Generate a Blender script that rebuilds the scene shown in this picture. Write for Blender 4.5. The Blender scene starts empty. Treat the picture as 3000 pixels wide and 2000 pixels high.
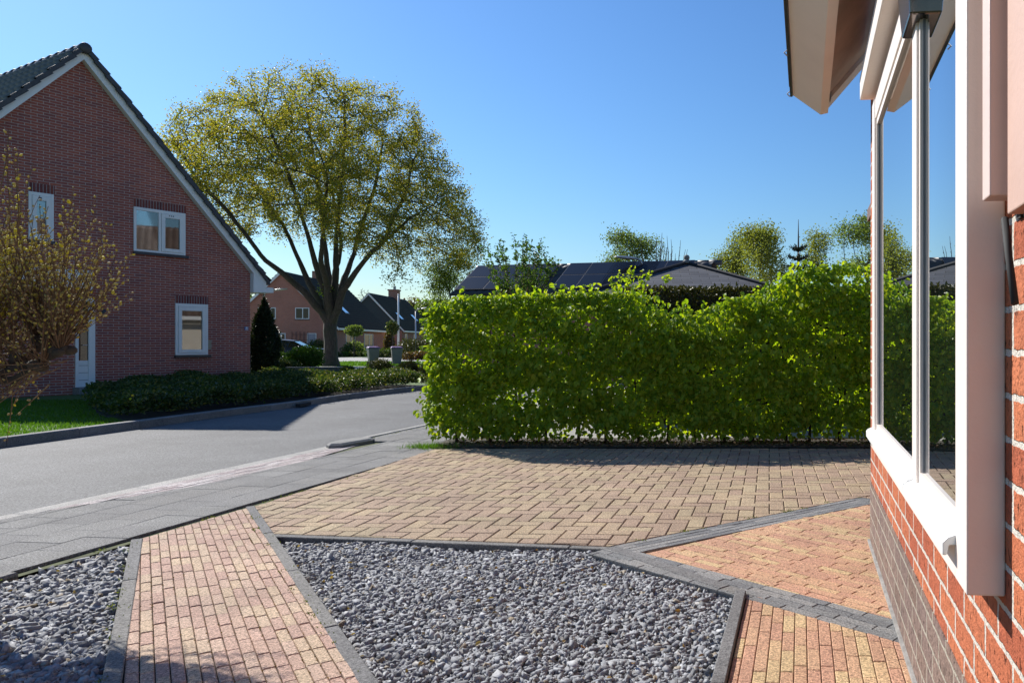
import bpy, math, random
import numpy as np
from mathutils import Vector, Matrix
R = math.radians
random.seed(7); rng = np.random.default_rng(7)
SC = bpy.context.scene
COL = SC.collection
# ---------------------------------------------------------------- camera, sky, sun, exposure
F, CX, HY, H = 2200.0, 2130.0, 1008.0, 1.2      # lens (in pixels of a 3000 px wide picture), optical axis, eye height
cam_d = bpy.data.cameras.new('camera'); cam = bpy.data.objects.new('camera', cam_d); COL.objects.link(cam)
cam.location = (0, 0, H); cam.rotation_euler = (R(90), 0, 0)
cam_d.sensor_width = 36; cam_d.lens = F/3000*36
cam_d.shift_x = -(CX-1500)/3000; cam_d.shift_y = (HY-1000)/3000
cam_d.clip_start = .05; cam_d.clip_end = 3000
SC.camera = cam
SUN_AZ, SUN_EL = -51.7, 37.0                     # azimuth from +Y (positive to the right), elevation
sv = Vector((math.sin(R(SUN_AZ))*math.cos(R(SUN_EL)), math.cos(R(SUN_AZ))*math.cos(R(SUN_EL)), math.sin(R(SUN_EL))))
world = bpy.data.worlds.new('World'); SC.world = world; world.use_nodes = True
wn = world.node_tree.nodes; wl = world.node_tree.links
bg = wn['Background']; sky = wn.new('ShaderNodeTexSky'); sky.sky_type = 'NISHITA'
sky.sun_disc = False; sky.sun_elevation = R(SUN_EL); sky.sun_rotation = R(SUN_AZ)
sky.air_density = 1.5; sky.dust_density = .3; sky.ozone_density = 10; sky.altitude = 0
gm = wn.new('ShaderNodeGamma'); gm.inputs[1].default_value = 1.2       # clearer, deeper blue air
wl.new(sky.outputs[0], gm.inputs[0]); wl.new(gm.outputs[0], bg.inputs[0]); bg.inputs[1].default_value = .060
sd = bpy.data.lights.new('sun', 'SUN'); sun = bpy.data.objects.new('sun', sd); COL.objects.link(sun)
sd.energy = 4.6; sd.angle = R(.53); sd.color = (1, .955, .88)
sun.rotation_euler = sv.to_track_quat('Z', 'Y').to_euler(); sun.location = (0, 0, 30)
SC.view_settings.view_transform = 'Standard'; SC.view_settings.look = 'None'
SC.view_settings.exposure = .62; SC.view_settings.gamma = 1
SC.cycles.use_denoising = True; SC.cycles.denoising_prefilter = 'ACCURATE'; SC.cycles.use_adaptive_sampling = False; SC.cycles.sample_clamp_indirect = 4; SC.cycles.caustics_reflective = False; SC.cycles.caustics_refractive = False
SC.cycles.max_bounces = 8; SC.cycles.transparent_max_bounces = 12

# ---------------------------------------------------------------- helpers
def g(x, y, z=0.0):
    """point on the level z seen at the photo's pixel"""
    Y = F*(H-z)/(y-HY); return Vector(((x-CX)/F*Y, Y, z))
def at(x, y, Y):
    return Vector(((x-CX)/F*Y, Y, H-(y-HY)/F*Y))
WA = .3965; WS, WC = .1039, .9946               # the near house wall: passes WA right of the eye, 6 degrees to the right
def sf(s, n, z=0.0):
    return Vector((WA+s*WS-n*WC, s*WC+n*WS, z))
def to_sf(p):
    x = p[0]-WA; return (x*WS+p[1]*WC, -x*WC+p[1]*WS)
def tag(o, label=None, cat=None, group=None, kind=None):
    if label: o['label'] = label
    if cat: o['category'] = cat
    if group: o['group'] = group
    if kind: o['kind'] = kind
    return o
def empty(name, loc=(0,0,0), rz=0, label=None, cat=None, group=None):
    o = bpy.data.objects.new(name, None); COL.objects.link(o); o.location = loc; o.rotation_euler = (0,0,rz)
    o.empty_display_size = .1
    return tag(o, label, cat, group)
class MB:
    def __init__(s): s.v = []; s.f = []
    def poly(s, pts):
        i = len(s.v); s.v += [tuple(p) for p in pts]; s.f.append(tuple(range(i, i+len(pts)))); return s
    def box(s, x0, x1, y0, y1, z0, z1):
        return s.hexa([(x0,y0,z0),(x1,y0,z0),(x1,y1,z0),(x0,y1,z0)], [(x0,y0,z1),(x1,y0,z1),(x1,y1,z1),(x0,y1,z1)])
    def hexa(s, bot, top):
        i = len(s.v); n = len(bot); s.v += [tuple(p) for p in bot]+[tuple(p) for p in top]
        s.f.append(tuple(i+k for k in reversed(range(n)))); s.f.append(tuple(i+n+k for k in range(n)))
        for k in range(n):
            a, b = k, (k+1) % n; s.f.append((i+a, i+b, i+n+b, i+n+a))
        return s
    def cbox(s, c, sx, sy, sz, rz=0, tilt=0, ax='X'):
        m = Matrix.Translation(c) @ Matrix.Rotation(rz, 4, 'Z') @ Matrix.Rotation(tilt, 4, ax)
        q = [(-sx/2,-sy/2),(sx/2,-sy/2),(sx/2,sy/2),(-sx/2,sy/2)]
        return s.hexa([m@Vector((a,b,-sz/2)) for a,b in q], [m@Vector((a,b,sz/2)) for a,b in q])
    def tube(s, pts, rad, k=8, cap=True):
        pts = [Vector(p) for p in pts]; n = len(pts)
        if not hasattr(rad, '__len__'): rad = [rad]*n
        i0 = len(s.v); up = None
        for j, p in enumerate(pts):
            d = (pts[min(j+1,n-1)]-pts[max(j-1,0)]).normalized()
            if up is None: up = d.orthogonal().normalized()
            up = (up-d*up.dot(d)); up = up.normalized() if up.length > 1e-6 else d.orthogonal().normalized()
            w = d.cross(up)
            for q in range(k):
                a = 2*math.pi*q/k; s.v.append(tuple(p+(up*math.cos(a)+w*math.sin(a))*rad[j]))
        for j in range(n-1):
            for q in range(k):
                a = i0+j*k+q; b = i0+j*k+(q+1) % k; s.f.append((a, b, b+k, a+k))
        if cap:
            s.f.append(tuple(i0+q for q in reversed(range(k)))); s.f.append(tuple(i0+(n-1)*k+q for q in range(k)))
        return s
    def ell(s, c, rx, ry, rz, nu=12, nv=8, m=None):
        i0 = len(s.v); c = Vector(c)
        for a in range(nv+1):
            t = math.pi*a/nv
            for b in range(nu):
                p = 2*math.pi*b/nu; q = Vector((rx*math.sin(t)*math.cos(p), ry*math.sin(t)*math.sin(p), rz*math.cos(t)))
                if m: q = m@q
                s.v.append(tuple(c+q))
        for a in range(nv):
            for b in range(nu):
                x = i0+a*nu+b; y = i0+a*nu+(b+1) % nu; s.f.append((x, x+nu, y+nu, y))
        return s
    def build(s, name, mat, parent=None, smooth=False, bevel=0, loc=None, rz=0):
        me = bpy.data.meshes.new(name); me.from_pydata(s.v, [], s.f); me.update()
        o = bpy.data.objects.new(name, me); COL.objects.link(o)
        if mat: me.materials.append(mat)
        if smooth: me.polygons.foreach_set('use_smooth', [True]*len(me.polygons))
        if parent: o.parent = parent
        if loc is not None: o.location = loc
        if rz: o.rotation_euler = (0,0,rz)
        if bevel:
            b = o.modifiers.new('edge', 'BEVEL'); b.width = bevel; b.segments = 2; b.limit_method = 'ANGLE'
        return o
def mesh_np(name, V, Fc, mat, parent=None, smooth=False):
    V = np.asarray(V, dtype=np.float32); Fc = np.asarray(Fc, dtype=np.int32); m, k = Fc.shape
    me = bpy.data.meshes.new(name); me.vertices.add(len(V)); me.vertices.foreach_set('co', V.ravel())
    me.loops.add(m*k); me.loops.foreach_set('vertex_index', Fc.ravel())
    me.polygons.add(m); me.polygons.foreach_set('loop_start', np.arange(0, m*k, k, dtype=np.int32))
    me.polygons.foreach_set('loop_total', np.full(m, k, dtype=np.int32))
    if smooth: me.polygons.foreach_set('use_smooth', np.ones(m, dtype=bool))
    me.update(calc_edges=True); me.validate()
    o = bpy.data.objects.new(name, me); COL.objects.link(o); me.materials.append(mat)
    if parent: o.parent = parent
    return o
def norm(a): return a/np.maximum(np.linalg.norm(a, axis=-1, keepdims=True), 1e-9)
def leaf_mesh(P, D, N, L, W, fold=.25):
    """leaves: base points P, direction D, rough normal N, length L, width W; each two quads folded on the midrib"""
    P = np.asarray(P); D = norm(np.asarray(D)); S = norm(np.cross(D, N)); N = np.cross(S, D); L = np.asarray(L)[:,None]; W = np.asarray(W)[:,None]
    f = fold*W
    v = np.stack([P, P+D*L*.3+S*W*.5+N*f, P+D*L*.72+S*W*.4+N*f, P+D*L-N*L*.12, P+D*L*.72-S*W*.4+N*f, P+D*L*.3-S*W*.5+N*f], 1)
    n = len(P); b = (np.arange(n)*6)[:,None]
    fc = np.concatenate([b+np.array([[0,1,2,3]]), b+np.array([[0,3,4,5]])], 0)
    return v.reshape(-1,3), fc
def rand_dirs(n, zlo=-1, zhi=1):
    z = rng.uniform(zlo, zhi, n); a = rng.uniform(0, 2*np.pi, n); r = np.sqrt(1-z*z)
    return np.stack([r*np.cos(a), r*np.sin(a), z], 1)

# ---------------------------------------------------------------- materials
class NT:
    def __init__(s, name):
        s.m = bpy.data.materials.new(name); s.m.use_nodes = True; s.t = s.m.node_tree; s.p = s.t.nodes['Principled BSDF']; s.o = s.t.nodes['Material Output']
    def n(s, typ, ins=None, **kw):
        nd = s.t.nodes.new('ShaderNode'+typ)
        for k, v in kw.items(): setattr(nd, k, v)
        for k, v in (ins or {}).items(): s.set(nd, k, v)
        return nd
    def set(s, nd, k, v):
        i = nd.inputs[k]
        if hasattr(v, 'outputs'): v = v.outputs[0]
        if isinstance(v, bpy.types.NodeSocket): s.t.links.new(v, i)
        else:
            if hasattr(i.default_value, '__len__') and not isinstance(i.default_value, str) and len(i.default_value) == 4 and len(v) == 3: v = (*v, 1)
            i.default_value = v
    def P(s, **kw):
        for k, v in kw.items(): s.set(s.p, k.replace('_', ' '), v)
        return s
    def obj(s): return s.n('TexCoord').outputs['Object']
    def noise(s, scale, detail=4, vec=None, rough=.6):
        return s.n('TexNoise', {'Scale': scale, 'Detail': detail, 'Roughness': rough, 'Vector': vec or s.obj()}).outputs['Fac']
    def ramp(s, fac, stops, interp='LINEAR'):
        r = s.n('ValToRGB', {'Fac': fac}); e = r.color_ramp.elements; r.color_ramp.interpolation = interp
        while len(e) < len(stops): e.new(.5)
        for q, (p, c) in zip(e, stops): q.position = p; q.color = (*c, 1) if len(c) == 3 else c
        return r.outputs[0]
    def mix(s, fac, a, b, mode='MIX'):
        m = s.n('Mix', data_type='RGBA', blend_type=mode); s.set(m, 0, fac); s.set(m, 6, a); s.set(m, 7, b); return m.outputs[2]
    def math(s, op, a, b=0.0):
        m = s.n('Math', operation=op); s.set(m, 0, a); s.set(m, 1, b); return m.outputs[0]
    def isl(s): return s.n('NewGeometry').outputs['Random Per Island']
    def bump(s, h, strength=.5, dist=.01):
        s.set(s.p, 'Normal', s.n('Bump', {'Height': h, 'Strength': strength, 'Distance': dist})); return s
def mul(c, k): return tuple(min(1, x*k) for x in c)
def plain(name, c, rough=.6, var=.15, scale=8, bump=0, metal=0, spec=.5, bs=60):
    t = NT(name); f = t.noise(scale, 5)
    t.P(Base_Color=t.ramp(f, [(.3, mul(c, 1-var)), (.7, mul(c, 1+var))]), Roughness=rough, Metallic=metal)
    t.set(t.p, 'Specular IOR Level', spec)
    if bump: t.bump(t.noise(bs, 5), bump, .01)
    return t.m
def paver(name, cols, var=.25, grain=(.38, 1.6), moss=None, rough=.85, dirty=.25):
    t = NT(name); n = len(cols)
    c = t.ramp(t.isl(), [(i/n, cols[i]) for i in range(n)], 'CONSTANT')
    gr = t.ramp(t.noise(95, 6, rough=.9), [(.41, (grain[0],)*3), (.5, (1,)*3), (.59, (grain[1],)*3)])
    c = t.mix(1.0, c, gr, 'MULTIPLY')
    c = t.mix(1.0, c, t.ramp(t.noise(1.6, 5), [(.3, (1-dirty,)*3), (.7, (1+dirty*.4,)*3)]), 'MULTIPLY')
    sp = t.ramp(t.noise(120, 2), [(.64, (0,)*3), (.68, (.9,)*3)]); c = t.mix(sp, c, mul(cols[0], 1.7))
    t.P(Base_Color=c, Roughness=rough); t.set(t.p, 'Specular IOR Level', .35)
    t.bump(t.noise(160, 4), .8, .006); return t.m
def slabmat():
    return paver('grey_paving_slab', [(.175,.17,.163),(.195,.19,.18),(.16,.156,.15),(.185,.178,.168)], grain=(.3, 1.9))
def brickmat(name, cols, mortar, bw, bh, ms, rough=.85, bumpd=.006, grain=60, gstr=.25, off=.5, vertical=False, pits=False, stain=.15):
    t = NT(name); s = t.n('SeparateXYZ', {'Vector': t.obj()})
    u = t.math('ADD', t.math('ADD', s.outputs[0], s.outputs[1]), t.math('MULTIPLY', t.math('SUBTRACT', t.noise(38, 3), .5), ms*.9)); z = s.outputs[2]
    wob = t.math('MULTIPLY', t.math('SUBTRACT', t.noise(30, 3), .5), ms*.9)
    z = t.math('ADD', z, wob)
    vec = t.n('CombineXYZ', {'X': z if vertical else u, 'Y': u if vertical else z})
    b = t.n('TexBrick', {'Vector': vec, 'Color1': (0,0,0), 'Color2': (1,1,1), 'Mortar': (0,0,0), 'Scale': 1.0, 'Mortar Size': ms/2, 'Mortar Smooth': .25,
                         'Bias': 0.0, 'Brick Width': bw, 'Row Height': bh}, offset=off, offset_frequency=2, squash=1, squash_frequency=2)
    n = len(cols); c = t.ramp(b.outputs['Color'], [(i/n, cols[i]) for i in range(n)])
    c = t.mix(1.0, c, t.ramp(t.noise(grain, 6), [(.3, (1-gstr,)*3), (.7, (1+gstr,)*3)]), 'MULTIPLY')
    h = b.outputs['Fac']; hh = t.math('SUBTRACT', 1.0, h)
    if pits:
        mp = t.n('Mapping', {'Vector': t.obj(), 'Scale': (1, 1, .45)})
        pt = t.ramp(t.noise(75, 3, mp.outputs[0]), [(.34, (1,)*3), (.40, (0,)*3)])
        c = t.mix(pt, c, mul(cols[0], .28)); hh = t.math('SUBTRACT', hh, t.math('MULTIPLY', pt, 1.2))
        hh = t.math('ADD', hh, t.math('MULTIPLY', t.noise(110, 4), .8))
    else: hh = t.math('ADD', hh, t.math('MULTIPLY', t.noise(grain*2, 3), .3))
    mc = t.mix(t.noise(35, 4), mul(mortar, .75), mul(mortar, 1.15))
    c = t.mix(h, c, mc)
    c = t.mix(1.0, c, t.ramp(t.noise(.7, 5), [(.3, (1-stain,)*3), (.7, (1+stain*.5,)*3)]), 'MULTIPLY')
    t.P(Base_Color=c, Roughness=rough); t.set(t.p, 'Specular IOR Level', .25); t.bump(hh, .8, bumpd); return t.m
def leafmat(name, cols, trans=.45, tcol=None, rough=.45):
    t = NT(name); n = len(cols)
    c = t.ramp(t.isl(), [(i/(n-1), cols[i]) for i in range(n)])
    t.P(Base_Color=c, Roughness=rough); t.set(t.p, 'Specular IOR Level', .22)
    tc = t.mix(1.0, c, tcol or (1.9, 2.0, .6), 'MULTIPLY')
    tr = t.n('BsdfTranslucent', {'Color': tc}); mx = t.n('MixShader', {0: trans, 1: t.p.outputs[0], 2: tr.outputs[0]})
    t.t.links.new(mx.outputs[0], t.o.inputs[0]); return t.m
def barkmat(name, c, moss=None):
    t = NT(name); mp = t.n('Mapping', {'Vector': t.obj(), 'Scale': (1,1,.25)}); f = t.noise(14, 6, mp.outputs[0])
    col = t.ramp(f, [(.3, mul(c, .5)), (.7, mul(c, 1.3))])
    if moss: col = t.mix(t.ramp(t.noise(1.2, 4), [(.45, (0,)*3), (.7, (.7,)*3)]), col, moss)
    t.P(Base_Color=col, Roughness=.9); t.bump(f, .8, .03); return t.m
def glassmat(name, c=(.012,.016,.018), ior=1.55):
    t = NT(name); t.P(Base_Color=c, Roughness=.01, IOR=ior); w = t.noise(.9, 2)
    t.bump(w, .02, .01); return t.m
def tilemat(name, c, var=.3):
    t = NT(name); col = t.ramp(t.noise(3.5, 6), [(.3, mul(c, 1-var)), (.7, mul(c, 1+var))])
    col = t.mix(t.ramp(t.noise(11, 5), [(.6, (0,)*3), (.75, (.5,)*3)]), col, mul(c, 1.8))
    t.P(Base_Color=col, Roughness=.55); t.bump(t.noise(90, 3), .3, .003); return t.m

M = {}
M['white'] = plain('white_paint', (.80,.80,.78), .35, .04, 3, .08)
M['whitewarm'] = plain('warm_white_paint', (.82,.73,.66), .4, .04, 3, .1)
M['cream'] = plain('cream_paint', (.66,.60,.50), .55, .07, 4, .15)
M['seal'] = plain('window_gasket', (.30,.30,.31), .5, .1, 10)
M['greypl'] = plain('grey_window_seal', (.10,.10,.11), .4, .1, 10)
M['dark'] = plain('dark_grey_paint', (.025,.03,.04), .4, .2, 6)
M['glass'] = glassmat('window_glass')
def mirrorglass(name, k):
    t = NT(name); gl = t.n('BsdfGlossy', {'Roughness': .008, 'Color': (.97,.99,1)}); df = t.n('BsdfDiffuse', {'Color': (.012,.016,.016)})
    f = t.math('MINIMUM', t.math('MULTIPLY', t.n('Fresnel', {'IOR': 1.52}).outputs[0], k), .84)
    mx = t.n('MixShader', {0: f, 1: df.outputs[0], 2: gl.outputs[0]}); t.t.links.new(mx.outputs[0], t.o.inputs[0]); return t.m
M['glassR'] = mirrorglass('large_window_glass', 2.0)      # two coated panes
M['brickL'] = brickmat('purple_red_brick', [(.31,.095,.075),(.37,.11,.08),(.41,.12,.082),(.36,.11,.082),(.44,.13,.084),(.32,.098,.08),(.39,.118,.082),(.29,.10,.085)], (.56,.47,.42), .222, .0625, .012, grain=40, stain=.18)
M['soldierL'] = brickmat('upright_brick_lintel', [(.13,.045,.045),(.25,.075,.055),(.19,.06,.055)], (.40,.37,.36), 20, .0625, .012, vertical=True, grain=40)
M['brickM'] = brickmat('orange_brown_brick', [(.42,.155,.10),(.50,.19,.12),(.46,.175,.115)], (.42,.36,.32), .222, .0625, .012, grain=30)
M['brickR'] = brickmat('rough_orange_red_brick', [(.45,.125,.058),(.52,.165,.075),(.48,.145,.068),(.40,.105,.052)], (.64,.59,.52), .222, .0845, .0145, grain=30, gstr=.22, pits=True, bumpd=.012, stain=.1)
M['plinth'] = brickmat('brown_plinth_brick', [(.19,.13,.105),(.24,.17,.14),(.21,.15,.13)], (.42,.38,.31), .222, .0845, .0125, grain=60, gstr=.3, pits=True, bumpd=.01, stain=.15)
M['tileL'] = tilemat('anthracite_roof_tile', (.05,.05,.056))
M['tileM'] = tilemat('blue_black_roof_tile', (.012,.016,.026), .2); M['tileM'].node_tree.nodes['Principled BSDF'].inputs['Specular IOR Level'].default_value = .12
M['tileB'] = tilemat('brown_roof_tile', (.13,.085,.065))
M['asphalt'] = None
def asphalt():
    t = NT('asphalt'); c = t.ramp(t.noise(60, 7, rough=.95), [(.41, (.02,.02,.021)), (.5, (.082,.083,.085)), (.60, (.25,.25,.248))])
    c = t.mix(1.0, c, t.ramp(t.noise(.8, 8, rough=.75), [(.3, (.66,)*3), (.7, (1.25,)*3)]), 'MULTIPLY')
    c = t.mix(t.ramp(t.noise(2.3, 6, rough=.75), [(.68, (0,)*3), (.74, (.5,)*3)]), c, (.06,.06,.062))
    t.P(Base_Color=c, Roughness=.8); t.bump(t.noise(180, 4), .7, .006); return t.m
M['asphalt'] = asphalt()
M['kerb'] = paver('concrete_kerb', [(.25,.24,.225),(.21,.205,.195),(.23,.222,.21)], moss=None)
M['kerbdark'] = paver('dark_edging', [(.19,.18,.17),(.165,.16,.155),(.20,.19,.175)])
M['kerblight'] = paver('pale_edging', [(.38,.36,.33),(.34,.325,.30)])
M['slab'] = slabmat()
M['pinkbrick'] = paver('worn_pink_brick', [(.44,.38,.36),(.36,.29,.28),(.48,.43,.41),(.40,.34,.32)])
M['drive'] = paver('yellow_pink_paver', [(.41,.315,.195),(.37,.26,.18),(.40,.30,.19),(.38,.275,.18),(.355,.245,.17),(.405,.30,.185),(.385,.28,.18),(.365,.255,.175)])
M['path'] = paver('salmon_paver', [(.52,.36,.265),(.48,.31,.235),(.53,.385,.265),(.465,.295,.225),(.50,.335,.245),(.53,.385,.255),(.475,.31,.23)])
M['pathR'] = paver('orange_paver', [(.51,.31,.185),(.48,.27,.17),(.52,.345,.19),(.465,.255,.165),(.50,.295,.175),(.54,.385,.205),(.48,.275,.17)])
M['band'] = paver('slate_grey_paver', [(.19,.19,.185),(.23,.225,.215),(.155,.155,.155),(.25,.24,.225)])
M['joint'] = plain('joint_sand', (.06,.045,.028), .95, .45, 25, .4)
M['soil'] = plain('dark_soil', (.045,.035,.025), .95, .4, 12, .8, bs=40)
M['ground'] = plain('earth_and_grass', (.07,.085,.035), .95, .35, 1.2, .5)
M['lawn'] = plain('lawn_turf', (.07,.125,.022), .9, .35, 3, .6, bs=50)
M['gravel'] = None
t = NT('slate_gravel')
c = t.ramp(t.isl(), [(0,(.14,.143,.15)), (.25,(.23,.235,.248)), (.5,(.30,.305,.318)), (.72,(.26,.262,.268)), (.92,(.40,.405,.415)), (.985,(.24,.19,.13)), (1,(.36,.33,.27))])
c = t.mix(1.0, c, t.ramp(t.noise(90, 4), [(.3, (.75,)*3), (.7, (1.2,)*3)]), 'MULTIPLY')
t.P(Base_Color=c, Roughness=.8); t.set(t.p, 'Specular IOR Level', .3); t.bump(t.noise(200, 3), .5, .003); M['gravel'] = t.m
M['bark'] = barkmat('grey_bark', (.075,.06,.048), (.045,.055,.022))
M['barkd'] = barkmat('dark_bark', (.06,.045,.035))
M['twig'] = barkmat('twig_bark', (.20,.13,.07))
M['maple'] = leafmat('maple_leaf', [(.21,.20,.045),(.17,.205,.04),(.26,.235,.055),(.14,.185,.035),(.22,.165,.055)], .52, (2.1,1.9,.6))
M['hedge'] = leafmat('hornbeam_leaf', [(.11,.22,.025),(.24,.37,.04),(.15,.26,.028),(.36,.44,.05),(.21,.33,.035),(.30,.40,.045)], .52, (2.0,1.8,.3), .5)
M['conifer'] = leafmat('conifer_needles', [(.014,.024,.012),(.025,.04,.018),(.02,.03,.014)], .12)
M['coniferlt'] = leafmat('light_conifer', [(.10,.10,.025),(.07,.08,.02),(.12,.10,.03)], .15)
M['cover'] = leafmat('ground_cover_leaf', [(.035,.06,.02),(.055,.09,.024),(.045,.075,.02),(.20,.18,.06)], .25)
M['shrubg'] = leafmat('green_shrub_leaf', [(.05,.10,.015),(.08,.14,.02),(.04,.085,.014)], .35)
M['birch'] = leafmat('birch_leaf', [(.15,.17,.045),(.18,.19,.055),(.12,.14,.045)], .5)
M['fartree'] = leafmat('pale_tree_leaf', [(.09,.13,.05),(.12,.16,.055),(.10,.13,.05)], .5)
M['brownleaf'] = leafmat('copper_leaf', [(.13,.06,.03),(.10,.06,.03),(.09,.09,.03)], .3)
M['grass'] = leafmat('grass_blade', [(.06,.13,.012),(.10,.19,.02),(.075,.15,.015)], .4, (1.5,1.7,.5))
M['catkin'] = leafmat('catkin', [(.36,.29,.17),(.50,.42,.22),(.55,.50,.10),(.42,.33,.18),(.62,.56,.10)], .25, (1.3,1.3,.8), .7)
M['bloom'] = leafmat('yellow_catkin', [(.70,.62,.06),(.60,.55,.08),(.72,.66,.12)], .3, (1.2,1.2,.7), .7)
M['metal'] = plain('galvanised_steel', (.42,.43,.44), .4, .1, 5, 0, .7)
M['chrome'] = plain('polished_bronze_metal', (.16,.13,.12), .12, .1, 5, 0, 1.0)
M['bin'] = plain('grey_bin_plastic', (.20,.20,.205), .5, .08, 5)
M['purple'] = plain('purple_lid_plastic', (.20,.07,.26), .45, .08, 5)
M['car'] = plain('dark_blue_car_paint', (.012,.014,.028), .32, .1, 5)
M['rubber'] = plain('rubber', (.02,.02,.02), .8, .1, 5)
M['red'] = plain('red_plastic', (.45,.02,.02), .3, .1, 5)
M['solar'] = None
t = NT('solar_panel'); t.P(Base_Color=(.010,.012,.018), Roughness=.2); t.set(t.p, 'Specular IOR Level', .18); M['solar'] = t.m
def shingle():
    t = NT('slate_shingle'); s = t.n('SeparateXYZ', {'Vector': t.n('TexCoord').outputs['UV']})
    b = t.n('TexBrick', {'Vector': t.n('TexCoord').outputs['UV'], 'Color1': (.05,.05,.055), 'Color2': (.10,.10,.108), 'Mortar': (.012,.012,.014), 'Scale': 1.0, 'Mortar Size': .008, 'Brick Width': .33, 'Row Height': .13})
    c = t.mix(t.ramp(t.noise(120, 2), [(.62, (0,)*3), (.7, (.6,)*3)]), b.outputs['Color'], (.25,.25,.26))
    t.P(Base_Color=c, Roughness=.7); t.bump(t.math('SUBTRACT', 1.0, b.outputs['Fac']), .8, .01); return t.m
M['shingle'] = shingle()
M['cladding'] = plain('grey_blue_cladding', (.045,.06,.065), .7, .1, 5)
M['blind'] = plain('pale_blue_blind', (.55,.66,.72), .7, .04, 4)
M['curtain'] = plain('lace_curtain', (.62,.63,.60), .9, .12, 6)
M['soffit'] = plain('weathered_soffit_board', (.42,.33,.26), .75, .2, 3, .25)
M['blueplate'] = plain('blue_enamel', (.05,.12,.35), .3, .05, 5)
M['orange'] = leafmat('orange_petal', [(.75,.14,.02),(.70,.08,.02)], .3)
M['brownwood'] = plain('brown_painted_wood', (.16,.085,.065), .6, .15, 10)
# ---------------------------------------------------------------- ground, road, paving
def struct(name, mb, mat, **k):
    return tag(mb.build(name, mat, **k), kind='structure')
def sheet(name, pts, z, mat):
    m = MB(); m.poly([(p[0], p[1], z) for p in pts]); return struct(name, m, mat)
sheet('ground', [(-900,-300),(900,-300),(900,1500),(-900,1500)], -.14, M['ground'])
def area(p): return sum(p[i][0]*p[(i+1)%len(p)][1]-p[(i+1)%len(p)][0]*p[i][1] for i in range(len(p)))/2
def clip(poly, conv):
    out = [tuple(p) for p in poly]
    for i in range(len(conv)):
        a, b = conv[i], conv[(i+1) % len(conv)]; inp = out; out = []
        if not inp: return []
        def sd(p): return (b[0]-a[0])*(p[1]-a[1])-(b[1]-a[1])*(p[0]-a[0])
        for j in range(len(inp)):
            p, q = inp[j], inp[(j+1) % len(inp)]; dp, dq = sd(p), sd(q)
            if dp >= 0: out.append(p)
            if (dp >= 0) != (dq >= 0):
                t = dp/(dp-dq); out.append((p[0]+(q[0]-p[0])*t, p[1]+(q[1]-p[1])*t))
    return out
def inset(poly, d):
    n = len(poly); res = []
    for i in range(n):
        a, b, c = Vector(poly[i-1]), Vector(poly[i]), Vector(poly[(i+1) % n])
        e1 = (b-a); e2 = (c-b)
        if e1.length < 1e-5 or e2.length < 1e-5: return None
        e1.normalize(); e2.normalize(); n1 = Vector((-e1.y, e1.x)); n2 = Vector((-e2.y, e2.x)); m = n1+n2
        if m.length < .3: return None
        res.append(tuple(b+m*(d/ max(.3, m.dot(n1)))))
    return res
def lay(name, rects, conv, z, mat, gap=.0016, bev=.0028, depth=.03, jz=.0012, tilt=.0):
    if area(conv) < 0: conv = conv[::-1]
    m = MB()
    for r in rects:
        p = clip(r, conv)
        q = []
        for k in p:
            if not q or (abs(k[0]-q[-1][0])+abs(k[1]-q[-1][1])) > 2e-3: q.append(k)
        if len(q) > 2 and (abs(q[0][0]-q[-1][0])+abs(q[0][1]-q[-1][1])) <= 2e-3: q.pop()
        if len(q) < 3 or abs(area(q)) < 2.5e-4: continue
        o = inset(q, gap); t = inset(q, gap+bev) if o else None
        if not t or area(t) <= 0: continue
        zz = z+random.uniform(-jz, jz); tx, ty = random.uniform(-tilt, tilt), random.uniform(-tilt, tilt); c0 = q[0]
        i = len(m.v); n = len(q)
        def Z(p, dz): return (p[0], p[1], zz+dz+(p[0]-c0[0])*tx+(p[1]-c0[1])*ty)
        m.v += [Z(p, -depth) for p in o]+[Z(p, -bev*.8) for p in o]+[Z(p, 0) for p in t]
        for L in (0, 1):
            for k in range(n):
                a, b = i+L*n+k, i+L*n+(k+1) % n; m.f.append((a, b, b+n, a+n))
        m.f.append(tuple(i+2*n+k for k in range(n)))
    return struct(name, m, mat)
def xy(v): return (v[0], v[1])
def rot_rects(rs, org, ang):
    c, s = math.cos(ang), math.sin(ang)
    return [[(org[0]+x*c-y*s, org[1]+x*s+y*c) for x, y in r] for r in rs]
def herring(u, nx0, nx1, ny0, ny1):
    rs = []
    for i in range(nx0, nx1):
        for j in range(ny0, ny1):
            c = (i-j) % 4
            if c == 0: rs.append([(i*u, j*u), ((i+2)*u, j*u), ((i+2)*u, (j+1)*u), (i*u, (j+1)*u)])
            if c == 3: rs.append([(i*u, j*u), ((i+1)*u, j*u), ((i+1)*u, (j+2)*u), (i*u, (j+2)*u)])
    return rs
def running(L, W, x0, x1, y0, y1, rnd=True, half=False):
    """bricks long in y, side by side in x"""
    rs = []; x = x0; k = 0
    while x < x1:
        y = y0-(random.uniform(0, L) if rnd else (L/2 if k % 2 else 0))
        while y < y1:
            l = L*random.uniform(.98, 1.02) if rnd else L
            rs.append([(x, y), (x+W, y), (x+W, y+l), (x, y+l)]); y += l
        x += W; k += 1
    return rs
def line_hit(p, q, r, s):
    p, q, r, s = [Vector(xy(a)) for a in (p, q, r, s)]; d1 = q-p; d2 = s-r
    t = ((r-p).x*d2.y-(r-p).y*d2.x)/(d1.x*d2.y-d1.y*d2.x); return tuple(p+d1*t)
def toY(p, q, Y):
    t = (Y-p[1])/(q[1]-p[1]); return (p[0]+(q[0]-p[0])*t, Y)
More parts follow.
